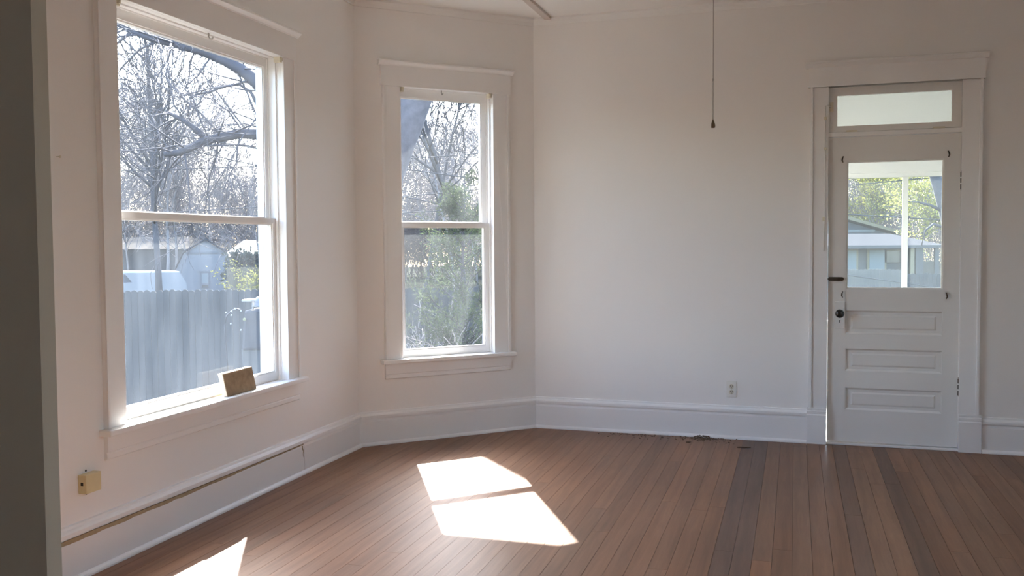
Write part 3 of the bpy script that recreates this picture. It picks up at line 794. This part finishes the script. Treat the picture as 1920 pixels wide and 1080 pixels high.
fence('tan_fence', (t0.x, t0.y, GZ), (t1.x, t1.y, GZ), 1.50, .14, M_tanfence, 'tan board fence far behind the yellow flowering bush')

def poly_front(bm, pts, y0, y1):
    a = [bm.verts.new((p[0], y0, p[1])) for p in pts]; b = [bm.verts.new((p[0], y1, p[1])) for p in pts]
    n = len(pts)
    for i in range(n): bm.faces.new((a[i], a[(i + 1) % n], b[(i + 1) % n], b[i]))
    bm.faces.new(a); bm.faces.new(b)
def xz(px, py, y): p = at_depth(px, py, y); return (p.x, p.z)
def shed():
    Y = 50; pk, bl, br, el, er = xz(386, 449, Y), xz(345, 474, Y), xz(424, 474, Y), xz(331, 506, Y), xz(436, 507, Y)
    root = tag(empty('garden_shed', (pk[0], Y, GZ)), 'white gambrel-roofed garden shed beyond the grey fence', 'shed'); settle()
    K = []
    bm = BM(); poly_front(bm, [(el[0] + .05, GZ), (er[0] - .05, GZ), (er[0] - .05, er[1]), (br[0] - .04, br[1] - .03), (pk[0], pk[1] - .05), (bl[0] + .04, bl[1] - .03), (el[0] + .05, el[1])], Y, Y + 4)
    K.append(obj('shed_wall', bm, M_shed))
    for a, b in ((el, bl), (bl, pk), (pk, br), (br, er)):
        bm = BM(); t = .07
        poly_front(bm, [a, b, (b[0], b[1] + t), (a[0], a[1] + t)], Y - .18, Y + 4.1)
        K.append(obj('roof_slope', bm, M_roofgrey))
    a, b = xz(350, 474, Y), xz(418, 474, Y); bm = BM(); box(bm, WORLD, a[0], b[0], Y - .04, Y, a[1] - .05, a[1] + .04); K.append(obj('gable_band', bm, M_shedtrim))
    w0, w1 = xz(376, 510, Y), xz(393, 540, Y)
    bm = BM(); box(bm, WORLD, w0[0], w1[0], Y - .05, Y - .005, w1[1], w0[1]); fr = obj('window_frame', bm, M_shedtrim); K.append(fr)
    bm = BM(); box(bm, WORLD, w0[0] + .07, w1[0] - .07, Y - .06, Y - .045, w0[1] - .58, w0[1] - .07); obj('upper_pane', bm, M_blind, fr)
    bm = BM(); box(bm, WORLD, w0[0] + .07, w1[0] - .07, Y - .06, Y - .045, w1[1] + .03, w0[1] - .66); obj('lower_pane', bm, M_winD, fr)
    bm = BM(); box(bm, WORLD, w0[0] - .07, w1[0] + .07, Y - .08, Y - .005, w0[1], w0[1] + .07); K.append(obj('window_hood', bm, M_shedtrim))
    adopt(root, *K); root.rotation_euler.z = math.atan2(-pk[0], Y)
shed()
def low_house():
    Y = 62; x0, zt = xz(170, 467, Y); x1, _ = xz(352, 467, Y); _, zr = xz(260, 451, Y)
    root = tag(empty('low_house', (x0, Y, GZ)), 'low dark-walled house with a tan roof behind the shed', 'house'); settle()
    K = []
    bm = BM(); box(bm, WORLD, x0, x1, Y, Y + 7, GZ, zt); K.append(obj('wall', bm, M_darkwall))
    bm = BM(); q = [(x0 - .4, Y - .5, zt - .02), (x1 + .4, Y - .5, zt - .02), (x1 + .4, Y + 7.5, zt - .02), (x0 - .4, Y + 7.5, zt - .02),
                    (x0 + 1, Y + 3.4, zr + .25), (x1 - 1, Y + 3.4, zr + .25), (x1 - 1, Y + 3.8, zr + .25), (x0 + 1, Y + 3.8, zr + .25)]
    quadbox(bm, q); K.append(obj('roof', bm, M_rooftan))
    adopt(root, *K)
low_house()
def vehicle():
    Y = 40; L0, R0 = xz(206, 515, Y), xz(331, 515, Y); top = xz(270, 513, Y)[1]
    x0, x1 = L0[0], R0[0]; L = x1 - x0
    root = tag(empty('parked_van', ((x0 + x1) / 2, Y, GZ)), 'white parked van showing above the grey fence', 'vehicle'); settle()
    K = []
    bm = BM()
    w = at_depth(252, 543, Y).x; w2 = at_depth(238, 518, Y).x
    poly_front(bm, [(x0 - 1.6, GZ + .35), (x1 + .32, GZ + .35), (x1 + .28, GZ + .95), (x1 + .02, top), (w2, top), (w, GZ + .98), (x0 - 1.6, GZ + .9)], Y, Y + 1.8)
    K.append(obj('van_body', bm, M_white, bevel=.03))
    bm = BM(); poly_front(bm, [(x0 - 1.0, GZ + .95), (w - .04, GZ + .98), (w2 - .03, top - .02), (x0 - .5, top - .02)], Y + .06, Y + 1.7); K.append(obj('windshield', bm, M_bluewall))
    bm = BM()
    n = 12; V = []; Fc = []; rng = random.Random(2)
    xs = [x0 - .4 + (x1 + .05 - x0 + .4) * i / n for i in range(n + 1)]
    tubes(V, Fc, [np.array((x, Y + .25, top + .03 + rng.uniform(-.012, .02))) for x in xs], [.05] + [.085 + rng.uniform(-.01, .012) for _ in xs[1:-1]] + [.03], 8)
    K.append(link('sunlit_roof_edge', pymesh('sunlit_roof_edge', V, Fc, M_bright)))  # bright roll paints the sunlit edge of the van roof
    for x in (x0 - .9, x1 - .5):
        bm = BM(); lathe(bm, (x, Y - .02, GZ + .33), (0, 1, 0), [(.33, 0), (.33, .2)], 20); K.append(obj('wheel', bm, M_black))
    adopt(root, *K); root.rotation_euler.z = math.atan2(-(x0 + x1) / 2, Y)
vehicle()
def cart():
    Y = 12.6; c = at_depth(484, 600, Y); x0 = at_depth(455, 600, Y).x; x1 = x0 + .56
    zt, zm = at_depth(480, 579, Y).z, at_depth(480, 657, Y).z
    root = tag(empty('covered_cart', ((x0 + x1) / 2, Y, GZ)), 'dark covered outdoor cart with a pale upturned tub on top beside the fence', 'cart'); settle()
    K = []
    bm = BM()
    quadbox(bm, [(x0 + .02, Y, GZ), (x1 - .02, Y, GZ), (x1 - .02, Y + .5, GZ), (x0 + .02, Y + .5, GZ), (x0 - .03, Y, zm + .02), (x1, Y, zm + .02), (x1, Y + .5, zm + .02), (x0 - .03, Y + .5, zm + .02)])
    K.append(obj('cabinet', bm, M_pale2, bevel=.02))
    bm = BM()
    quadbox(bm, [(x0 - .02, Y - .03, zm), (x1 + .03, Y - .03, zm + .01), (x1 + .03, Y + .54, zm), (x0 - .02, Y + .54, zm), (x0 + .02, Y, zt - .02), (x1 - .02, Y, zt + .02), (x1 - .02, Y + .5, zt + .02), (x0 + .02, Y + .5, zt - .02)])
    K.append(obj('dark_cover', bm, M_tarp, bevel=.035))
    bm = BM(); tx = at_depth(486, 570, Y).x
    lathe(bm, (tx, Y + .2, zt + .018), (0, 0, 1), [(.145, 0), (.145, .012), (.118, .016), (.115, .06), (.105, .10), (.075, .128), (.03, .138)], 24); K.append(obj('tub', bm, M_pale, smooth=True))
    a, b = at_depth(449, 564, Y), at_depth(467, 564, Y)
    bm = BM(); box(bm, WORLD, a.x, b.x, Y + .1, Y + .4, a.z - .015, a.z + .006); box(bm, WORLD, b.x - .02, b.x, Y + .2, Y + .24, zt - .03, a.z - .01); K.append(obj('shelf', bm, M_bright))
    d = at_depth(458.5, 599, Y - .06); bm = BM(); lathe(bm, d, (0.1, -1, .1), [(.018, 0), (.021, .006), (.019, .012), (.01, .014)], 16); K.append(obj('yellow_knob', bm, M_yellow))
    # curved hose to the left, and bright beads that paint the sun glints
    V = []; Fc = []
    hp = [(455, 582), (444, 579), (434, 583), (425, 592), (421, 610), (422, 630), (424, 660), (428, 700)]
    tubes(V, Fc, [np.array(at_depth(px, py, Y + .1)) for px, py in hp], [.010] * len(hp), 7)
    hose = link('hose', pymesh('hose', V, Fc, M_tarp)); K.append(hose)
    for px, py in ((424, 586), (434, 584), (441, 579), (452, 583), (434, 591), (433, 607), (452, 619)):
        q = at_depth(px, py, Y + .06); bm = BM(); lathe(bm, q, (.4, .2, 1), [(.008, -.012), (.012, -.006), (.012, .006), (.008, .012)], 8); o = obj('glint_bead', bm, M_bright, hose)
    adopt(root, *K)
    # feet of the hose end on the ground
cart()
def far_house():
    Y = 36
    x0, ze = xz(1500, 462, Y); x1 = xz(1772, 462, Y)[0]; zr = xz(1665, 438, Y + 3)[1]; xr = xz(1668, 438, Y + 3)[0]
    root = tag(empty('grey_roofed_house', (x0 + 4, Y, GZ)), 'low house with a grey hip roof beyond the pale fence', 'house'); settle()
    K = []
    xw = xz(1722, 470, Y)[0]
    bm = BM(); box(bm, WORLD, x0, xw, Y + .5, Y + 6, GZ, ze); K.append(obj('wall', bm, M_greywall))
    bm = BM(); xl = x0 + 2
    quadbox(bm, [(x0 - .3, Y - .2, ze), (x1, Y - .2, ze), (x1, Y + 6.4, ze), (x0 - .3, Y + 6.4, ze), (xl, Y + 3, zr), (xr, Y + 3, zr), (xr, Y + 3.2, zr), (xl, Y + 3.2, zr)])
    K.append(obj('roof', bm, M_roofgrey))
    bm = BM(); box(bm, WORLD, x0 - .3, x1, Y - .22, Y - .17, ze - .09, ze + .02); K.append(obj('fascia', bm, M_greywall))
    for a, b, t, bt, m, nm in ((1583, 1604, 470, 510, M_blind, 'garage_door'), (1629, 1657, 469, 505, M_blind, 'window'), (1661, 1690, 471, 492, M_winD, 'window')):
        p, q = xz(a, t, Y + .5), xz(b, bt, Y + .5)
        bm = BM(); box(bm, WORLD, p[0] - .08, q[0] + .08, Y + .44, Y + .5, q[1], p[1] + .07); f = obj(nm, bm, M_yellowtrim); K.append(f)
        bm = BM(); box(bm, WORLD, p[0], q[0], Y + .42, Y + .445, q[1], p[1]); obj('pane' if nm == 'window' else 'leaf', bm, m, f)
    for px in (1709, 1719, 1726, 1755):
        p = xz(px, 470, Y); bm = BM(); box(bm, WORLD, p[0] - .07, p[0] + .07, Y - .1, Y + .04, GZ, ze); K.append(obj('porch_post', bm, M_yellowtrim if px < 1715 else M_greywall))
    bm = BM(); p, q = xz(1712, 490, Y), xz(1762, 490, Y); box(bm, WORLD, p[0], q[0], Y, Y + .1, GZ, p[1]); K.append(obj('porch_wall', bm, M_rooftan))
    adopt(root, *K)
    # gabled house behind
    Y2 = 47; a, b, c = xz(1588, 413, Y2), xz(1688, 440, Y2), xz(1480, 440, Y2); pk = xz(1560, 405, Y2)
    root = tag(empty('gabled_house', (a[0], Y2, GZ)), 'blue-grey gabled house with pale rake boards behind the hip roof', 'house'); settle()
    K = []
    bm = BM(); poly_front(bm, [(c[0] + .2, GZ), (b[0] - .2, GZ), (b[0] - .2, b[1] - .05), (pk[0], pk[1] - .06), (c[0] + .2, c[1] - .05)], Y2, Y2 + 7); K.append(obj('wall', bm, M_bluewall))
    bm = BM(); poly_front(bm, [pk, b, (b[0] + .1, b[1] + .1), (pk[0], pk[1] + .16)], Y2 - .4, Y2 + 7.3); K.append(obj('roof_slope', bm, M_yellowtrim))
    bm = BM(); poly_front(bm, [c, pk, (pk[0], pk[1] + .16), (c[0] - .1, c[1] + .1)], Y2 - .4, Y2 + 7.3); K.append(obj('roof_slope', bm, M_yellowtrim))
    p, q = xz(1560, 433, Y2), xz(1640, 433, Y2); bm = BM(); box(bm, WORLD, p[0], q[0], Y2 - .05, Y2, p[1] - .05, p[1] + .04); K.append(obj('siding_band', bm, M_blind))
    adopt(root, *K)
far_house()

# ------------------------------------------------------------------ trees
def nrm(v): return v / (np.linalg.norm(v) + 1e-9)
def grow(rng, out, p, d, length, r, lvl, maxl, kids, droop, wob):
    seg = 5 if lvl == 0 else (4 if lvl < 3 else 3)
    pts = [p]; q = p; dd = d
    for i in range(seg):
        dd = nrm(dd + rng.normal(0, wob, 3) + np.array((0, 0, droop if lvl else .03)))
        q = q + dd * length / seg; pts.append(q)
    tip = r * (.42 if lvl == 0 else .25)
    rad = [r + (tip - r) * i / seg for i in range(seg + 1)]
    out.append((lvl, pts, rad))
    if lvl >= maxl: return
    n = kids[lvl]
    for k in range(n):
        f = rng.uniform(.32 if lvl == 0 else .15, 1.0) if k else 1.0
        x = f * seg; i = min(int(x), seg - 1); a = x - i
        bp = pts[i] * (1 - a) + pts[i + 1] * a; br = rad[i] * (1 - a) + rad[i + 1] * a
        t = nrm(pts[i + 1] - pts[i]); rv = nrm(np.cross(t, rng.normal(0, 1, 3)))
        an = rng.uniform(.35, .95) if k else .2
        nd = nrm(t * math.cos(an) + rv * math.sin(an))
        grow(rng, out, bp, nd, length * rng.uniform(.38, .62) * (1.05 - .35 * f * (lvl == 0)), min(br * .75, r * .5), lvl + 1, maxl, kids, droop, wob * 1.15)
def tree_meshes(seed, h, r, maxl=3, kids=(11, 6, 5), droop=.06, wob=.10, minr=.006, mats=(None, None), lean=(0, 0)):
    rng = np.random.default_rng(seed); out = []
    grow(rng, out, np.zeros(3), nrm(np.array((lean[0], lean[1], 1.))), h * .62, r, 0, maxl, kids, droop, wob)
    V, Fc, V2, F2 = [], [], [], []
    tips = []
    for lvl, pts, rad in out:
        rad = [max(x, minr) for x in rad]
        if lvl == 0: tubes(V, Fc, pts, [rad[0] * 1.25] + rad[1:], 9)
        else: tubes(V2, F2, pts, rad, 6 if lvl == 1 else (4 if lvl == 2 else 3))
        if lvl >= maxl - 1: tips.append(pts)
    return pymesh('trunk', V, Fc, mats[0]), pymesh('branches', V2, F2, mats[1]), tips
def place_tree(name, meshes, P, label, group=None, rz=0, sc=1):
    o = empty(name, P); o.rotation_euler = (0, 0, rz); o.scale = (sc, sc, sc)
    tag(o, label, 'tree', group)
    link('trunk', meshes[0], o); link('branches', meshes[1], o)
    return o
def gbase(px, y):
    p = at_depth(px, 460, y); return (p.x, y, GZ)
def leaf_mesh(name, seed, tips, n, size, mat, thin=.35, spread=.05):
    rng = np.random.default_rng(seed); V = []; Fc = []
    for i in range(n):
        pts = tips[rng.integers(len(tips))]; k = rng.integers(len(pts) - 1); a = rng.random()
        p = pts[k] * (1 - a) + pts[k + 1] * a + rng.normal(0, spread, 3)
        t = nrm(nrm(pts[k + 1] - pts[k]) * .6 + rng.normal(0, .6, 3)); u = nrm(np.cross(t, rng.normal(0, 1, 3)))
        s = size * rng.uniform(.6, 1.4); b = len(V)
        V += [p, p + t * s * .5 + u * s * thin * .5, p + t * s, p + t * s * .5 - u * s * thin * .5]
        Fc.append((b, b + 1, b + 2, b + 3))
    me = pymesh(name, V, Fc, mat, False); return me

# tall far tree seen in the larger window, and the wood behind the yards
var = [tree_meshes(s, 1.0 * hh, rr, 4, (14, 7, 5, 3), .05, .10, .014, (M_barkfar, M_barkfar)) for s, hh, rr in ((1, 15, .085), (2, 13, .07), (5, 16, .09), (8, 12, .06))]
rngT = random.Random(21)
mt = tree_meshes(31, 15.5, .115, 4, (13, 7, 5, 3), .05, .06, .012, (M_barkmid, M_barkmid))
place_tree('bare_tree', mt, gbase(297, 34), 'tall bare tree with a straight trunk behind the parked van')
mt2 = tree_meshes(47, 13, .075, 4, (12, 6, 5, 3), .04, .07, .012, (M_barkmid, M_barkmid))
place_tree('bare_tree', mt2, gbase(874, 26), 'slim bare tree with upswept limbs behind the cedar')
mt3 = tree_meshes(52, 12, .065, 4, (11, 6, 5, 3), .04, .08, .012, (M_barkmid, M_barkmid), (.25, 0))
place_tree('bare_tree', mt3, gbase(785, 30), 'leaning bare tree behind the low wires')
spots = [(215, 52), (285, 62), (310, 48), (368, 52), (415, 72), (490, 54), (745, 54), (835, 70), (895, 56), (1620, 76), (1700, 58), (1770, 74), (205, 46), (240, 58), (330, 55), (352, 66), (398, 58), (430, 64), (470, 70), (505, 60), (540, 56), (720, 58), (760, 66), (815, 62), (850, 50), (905, 64), (940, 58),
         (1560, 62), (1600, 66), (1632, 60), (1670, 70), (1745, 64), (1800, 60), (60, 60), (120, 52), (165, 66), (590, 66), (630, 54), (675, 62), (700, 74), (990, 66), (1040, 58), (1100, 70), (1170, 60), (1250, 66), (1330, 58), (1410, 68), (1490, 60), (1860, 66), (1930, 58), (318, 74), (375, 78), (228, 72), (450, 80), (790, 76), (880, 78)]
def clear_of_buildings(px, y):
    """keep trunks out of the sheds and houses: stand them in the open ground behind"""
    for a, b, y0, y1, back in ((320, 485, 48, 56, 57), (405, 600, 56, 66.5, 68), (150, 372, 60, 71, 72.5), (1470, 1700, 45.5, 56, 57.5)):
        if a <= px <= b and y0 <= y <= y1: y = back + (px % 7) * .4
    return y
for i, (px, y) in enumerate(spots):
    y = clear_of_buildings(px, y)
    place_tree('woodland_tree', var[i % 4], gbase(px, y), 'slender grey bare tree in the wood behind the yards', 'bare trees of the background wood', rngT.random() * 6.28, rngT.uniform(.65, 1.0))

def thicket():
    """saplings and brush closing the wood near the ground: one tangle nobody could count"""
    V0 = []
    for sd in (201, 202, 203):
        rng = np.random.default_rng(sd); out = []
        for k in range(16):
            an = rng.uniform(0, 6.28); d = nrm(np.array((math.cos(an) * .35, math.sin(an) * .35, 1.)))
            grow(rng, out, np.array((rng.normal(0, 1.1), rng.normal(0, .6), 0)), d, rng.uniform(2.2, 4.6), .03, 1, 3, (0, 8, 5), .05, .12)
        V = []; Fc = []
        for lvl, p, rad in out: tubes(V, Fc, p, [max(x, .010) for x in rad], 4 if lvl == 1 else 3)
        V0.append((np.array(V), Fc))
    VV = []; FF = []; off = 0
    for i, px in enumerate(list(range(40, 190, 40)) + list(range(196, 580, 17)) + list(range(596, 720, 34)) + list(range(725, 960, 17)) + list(range(980, 1540, 42)) + list(range(1540, 1810, 24)) + list(range(1850, 2000, 45))):
        g = gbase(px + 9 * ((px // 17) % 3), 66 + (px * 7) % 17); v, f = V0[i % 3]
        a = rngT.random() * 6.28; sc = rngT.uniform(.8, 1.3)
        m = np.array(((math.cos(a), -math.sin(a), 0), (math.sin(a), math.cos(a), 0), (0, 0, 1))) * sc
        VV.append(v @ m.T + np.array(g)); FF += [tuple(x + off for x in q) for q in f]; off += len(v)
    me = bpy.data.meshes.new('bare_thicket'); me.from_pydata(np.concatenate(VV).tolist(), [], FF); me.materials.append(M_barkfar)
    o = link('bare_thicket', me); o['kind'] = 'stuff'
    tag(o, 'tangle of bare saplings and brush below the background wood', 'thicket')
thicket()

def big_oak():
    Y = 10.5
    b = gbase(676, Y)
    root = tag(empty('oak_tree', b), 'large near tree with a thick leaning trunk between the two bay windows', 'tree'); settle()
    def pl(lst, y=Y): return [np.array(at_depth(px, py, y + (q[0] if q else 0))) for px, py, *q in lst]
    V = []; Fc = []
    pts = [np.array((b[0], b[1], GZ - .05))] + pl([(678, 700), (684, 540), (692, 430), (714, 325), (742, 250), (766, 190), (790, 120), (812, 40), (838, -90), (850, -260)])
    tubes(V, Fc, pts, [.36, .30, .27, .255, .25, .245, .24, .23, .2, .16, .1], 14)
    tr = link('trunk', pymesh('trunk', V, Fc, M_barkbig))
    V = []; Fc = []; tips = []
    def limb(l, r, n=9):
        p = pl(l); tubes(V, Fc, p, r, n); return p
    A1 = limb([(700, 400), (630, 300), (560, 215), (487, 160), (455, 132), (420, 112), (380, 95), (330, 82), (285, 72), (245, 58), (200, 35)], [.12, .10, .085, .075, .065, .062, .058, .05, .042, .03, .02])
    A2 = limb([(690, 440), (620, 330), (560, 262), (520, 250), (487, 252), (450, 250), (415, 257), (385, 263), (360, 276), (335, 286), (308, 289)], [.10, .09, .07, .062, .060, .056, .052, .045, .04, .036, .03])
    A3 = limb([(385, 262), (374, 247), (358, 235), (338, 222), (314, 211)], [.034, .032, .028, .025, .02], 7)
    limb([(487, 205), (470, 172), (448, 158), (420, 162), (395, 172), (365, 178)], [.022, .02, .016, .014, .012, .01], 6)
    limb([(245, 60), (232, 72), (215, 85)], [.02, .016, .01], 6); limb([(330, 84), (300, 76), (262, 92), (225, 130)], [.016, .014, .012, .009], 5)
    rng = np.random.default_rng(5); out = []
    for P in (A1, A2, A3):
        for i in range(2, len(P) - 1):
            for k in range(3):
                a = rng.random(); p = P[i] * (1 - a) + P[i + 1] * a
                d = nrm(np.array((rng.normal(-.5, .6), rng.normal(0, .5), rng.normal(.0, .55))))
                grow(rng, out, p, d, rng.uniform(.5, 1.3), .012, 2, 4, (0, 0, 4, 3), -.02, .16)
    for lvl, p, rad in out: tubes(V, Fc, p, [max(x, .0028) for x in rad], 4)
    lb = link('branches', pymesh('branches', V, Fc, M_bark))
    adopt(root, tr, lb)
big_oak()

def cedar():
    Y = 11.2; b = gbase(869, Y)
    rng = np.random.default_rng(9); V = []; Fc = []; V2 = []; F2 = []; tips = []
    H = 3.25
    tp = [np.array((0.02 * math.sin(i), 0, i / 8 * H)) for i in range(9)]
    tubes(V, Fc, tp, [.042 - .0045 * i for i in range(9)], 9)
    for k in range(70):
        z = rng.uniform(.35, H * .97); f = z / H
        an = rng.uniform(0, 6.283); L = (.95 * (1 - f) ** .7 + .12) * rng.uniform(.65, 1.1)
        d = np.array((math.cos(an), math.sin(an), rng.uniform(.25, .8)))
        p0 = np.array((0, 0, z)); pts = [p0]
        dd = nrm(d)
        for i in range(4): dd = nrm(dd + rng.normal(0, .1, 3) + np.array((0, 0, .06))); pts.append(pts[-1] + dd * L / 4)
        tubes(V2, F2, pts, [.010, .008, .006, .004, .003], 5); 
        for m in range(7):
            a = rng.uniform(.25, 1); i = min(int(a * 4), 3); q = pts[i] + (pts[i + 1] - pts[i]) * (a * 4 - i)
            e = nrm(dd + rng.normal(0, .55, 3)); tw = [q, q + e * L * .14, q + e * L * .26 + np.array((0, 0, .01))]
            tubes(V2, F2, tw, [.004, .003, .002], 3); tips.append(tw)
    root = tag(empty('cedar_tree', b), 'young green cedar outside the narrower window', 'tree')
    link('trunk', pymesh('trunk', V, Fc, M_bark), root); link('branches', pymesh('branches', V2, F2, M_bark), root)
    f = link('needles', leaf_mesh('needles', 3, tips, 15000, .055, M_cedar, .2, .04), root); f['kind'] = 'stuff'
cedar()

def shrub(name, P, seed, h, stems, leaf, n, size, label, mat=None, spread=.06, group=None):
    rng = np.random.default_rng(seed); out = []
    for k in range(stems):
        an = rng.uniform(0, 6.28); d = nrm(np.array((math.cos(an) * .55, math.sin(an) * .55, 1.)))
        grow(rng, out, np.array((rng.normal(0, .12), rng.normal(0, .12), 0)), d, h * rng.uniform(.5, .85), .013, 1, 3, (0, 5, 4), .02, .16)
    V = []; Fc = []; tips = []
    for lvl, p, rad in out:
        tubes(V, Fc, p, [max(x, .004) for x in rad], 4); tips.append(p)
    root = tag(empty(name, P), label, 'shrub', group)
    link('stems', pymesh('stems', V, Fc, mat or M_bark), root)
    if n:
        f = link('leaves', leaf_mesh('leaves', seed, tips, n, size, leaf, .5, spread), root); f['kind'] = 'stuff'
for i, (px, y, h) in enumerate(((792, 12.2, 1.5), (822, 10.6, 1.35), (850, 10.0, 1.1), (905, 10.3, 1.35), (935, 12.0, 1.7))):
    shrub('yard_shrub', gbase(px, y), 60 + i, h, 9, M_shrub, 900, .05, ('tangled grey shrub standing close against the grey fence', 'tangled grey shrub in front of the cedar, higher than the one at its trunk', 'low tangled grey shrub in front of the cedar trunk', 'tangled grey shrub past the cedar and before the fence end', 'highest tangled grey shrub beside the cedar')[i], M_barkfar, .07, 'shrubs below the cedar')
shrub('flowering_bush', gbase(468, 42), 71, 1.5, 7, M_yel, 900, .10, 'yellow flowering bush in front of the tan fence', None, .10)
def hedge(name, px0, px1, py0, py1, Y, mat, n, label, seed):
    a, b = at_depth(px0, py0, Y), at_depth(px1, py1, Y); rng = np.random.default_rng(seed); tips = []
    for k in range(500):
        p = np.array((rng.uniform(a.x, b.x), Y + rng.uniform(0, 1.2), GZ + (a.z - GZ) * rng.random() ** .6)); tips.append([p, p + rng.normal(0, .12, 3)])
    V = []; Fc = []
    for k in range(60):
        x = rng.uniform(a.x, b.x); tubes(V, Fc, [np.array((x, Y + .6, GZ)), np.array((x + rng.normal(0, .2), Y + .6, a.z - .3))], [.03, .012], 5)
    root = tag(empty(name, ((a.x + b.x) / 2, Y + .6, GZ)), label, 'hedge'); settle()
    s = link('stems', pymesh('stems', V, Fc, M_bark)); f = link('leaves', leaf_mesh('leaves', seed, tips, n, .22, mat, .6, .12)); f['kind'] = 'stuff'
    adopt(root, s, f)
hedge('clipped_hedge', 424, 560, 480, 538, 47, M_hedge, 5000, 'dark green hedge behind the tan fence', 5)
def bank():
    Y = 58; a, b = at_depth(415, 452, Y), at_depth(580, 480, Y); root = tag(empty('low_building', (a.x, Y, GZ)), 'low building with a pale sunlit roof behind the hedge', 'house'); settle()
    bm = BM(); x0, x1 = a.x, b.x
    quadbox(bm, [(x0, Y, b.z), (x1, Y, b.z), (x1, Y + 6, b.z), (x0, Y + 6, b.z), (x0 + .5, Y + 3, a.z + .05), (x1, Y + 3, a.z + .05), (x1, Y + 3.2, a.z + .05), (x0 + .5, Y + 3.2, a.z + .05)])
    r = obj('roof', bm, M_bright); bm = BM(); box(bm, WORLD, x0 + .3, x1 - .3, Y + .4, Y + 5.6, GZ, b.z + .01); w = obj('wall', bm, M_greywall); adopt(root, r, w)
bank()
# budding trees seen through the door
bt = tree_meshes(77, 7.5, .09, 4, (12, 6, 5, 3), .05, .10, .008, (M_barkfar, M_barkfar))
bl = leaf_mesh('spring_leaves', 8, bt[2], 9000, .10, M_bud, .6, .12)
for k, (px, y, sc, rz, lab) in enumerate(((1655, 58, 1.05, 0, 'yellow-green budding tree behind the gable of the blue-grey house'), (1725, 47, 1.05, 2.1, 'taller yellow-green budding tree behind the open end of the hip roof'), (1795, 50, 1.0, 4.0, 'yellow-green budding tree beyond the leaning trunk'))):
    o = place_tree('budding_tree', bt, gbase(px, y), lab, 'budding trees beyond the porch', rz, sc); f = link('spring_leaves', bl, o); f['kind'] = 'stuff'
def side_oak():
    Y = 15; b = gbase(1800, Y); root = tag(empty('leaning_tree', b), 'dark leaning trunk at the edge of the porch window', 'tree'); settle()
    V = []; Fc = []
    P = [np.array((b[0], Y, GZ - .05))] + [np.array(at_depth(px, py, Y)) for px, py in ((1800, 520), (1790, 440), (1772, 370), (1757, 320), (1745, 250), (1740, 150))]
    tubes(V, Fc, P, [.2, .17, .15, .14, .13, .11, .08], 12)
    t = link('trunk', pymesh('trunk', V, Fc, M_barkbig)); V = []; Fc = []
    for l in ([(1768, 360), (1752, 335), (1740, 322), (1722, 300)], [(1775, 400), (1745, 385), (1722, 379), (1700, 378)], [(1780, 430), (1750, 420), (1735, 432), (1728, 460)]):
        tubes(V, Fc, [np.array(at_depth(px, py, Y)) for px, py in l], [.03, .022, .015, .009], 6)
    adopt(root, t, link('branches', pymesh('branches', V, Fc, M_bark)))
side_oak()
# overhead cables
for px0, py0, px1, py1, Y, lab in ((150, 222, 560, 290, 18, 'overhead cable crossing the larger window, the higher one'), (150, 232, 560, 328, 20, 'overhead cable crossing the larger window, the lower one'),
                              (640, 305, 1000, 280, 22, 'overhead cable crossing the narrower window, the higher one'), (640, 378, 1000, 345, 22, 'overhead cable crossing the narrower window, the lower one'),
                              (1500, 355, 1900, 318, 24, 'overhead cable glimpsed through the door glass')):
    a, b = at_depth(px0, py0, Y), at_depth(px1, py1, Y); d = b - a; V = []; Fc = []
    a2, b2 = a - d * 4, b + d * 4
    ks = [-4, -2, -1, 0, .33, .67, 1, 2, 3, 5]
    tubes(V, Fc, [np.array(a + d * k + Vector((0, 0, .06 * k * (k - 1)))) for k in ks], [.012] * len(ks), 6)
    tag(link('overhead_cable', pymesh('overhead_cable', V, Fc, M_wire)), lab, 'cable', 'overhead cables')
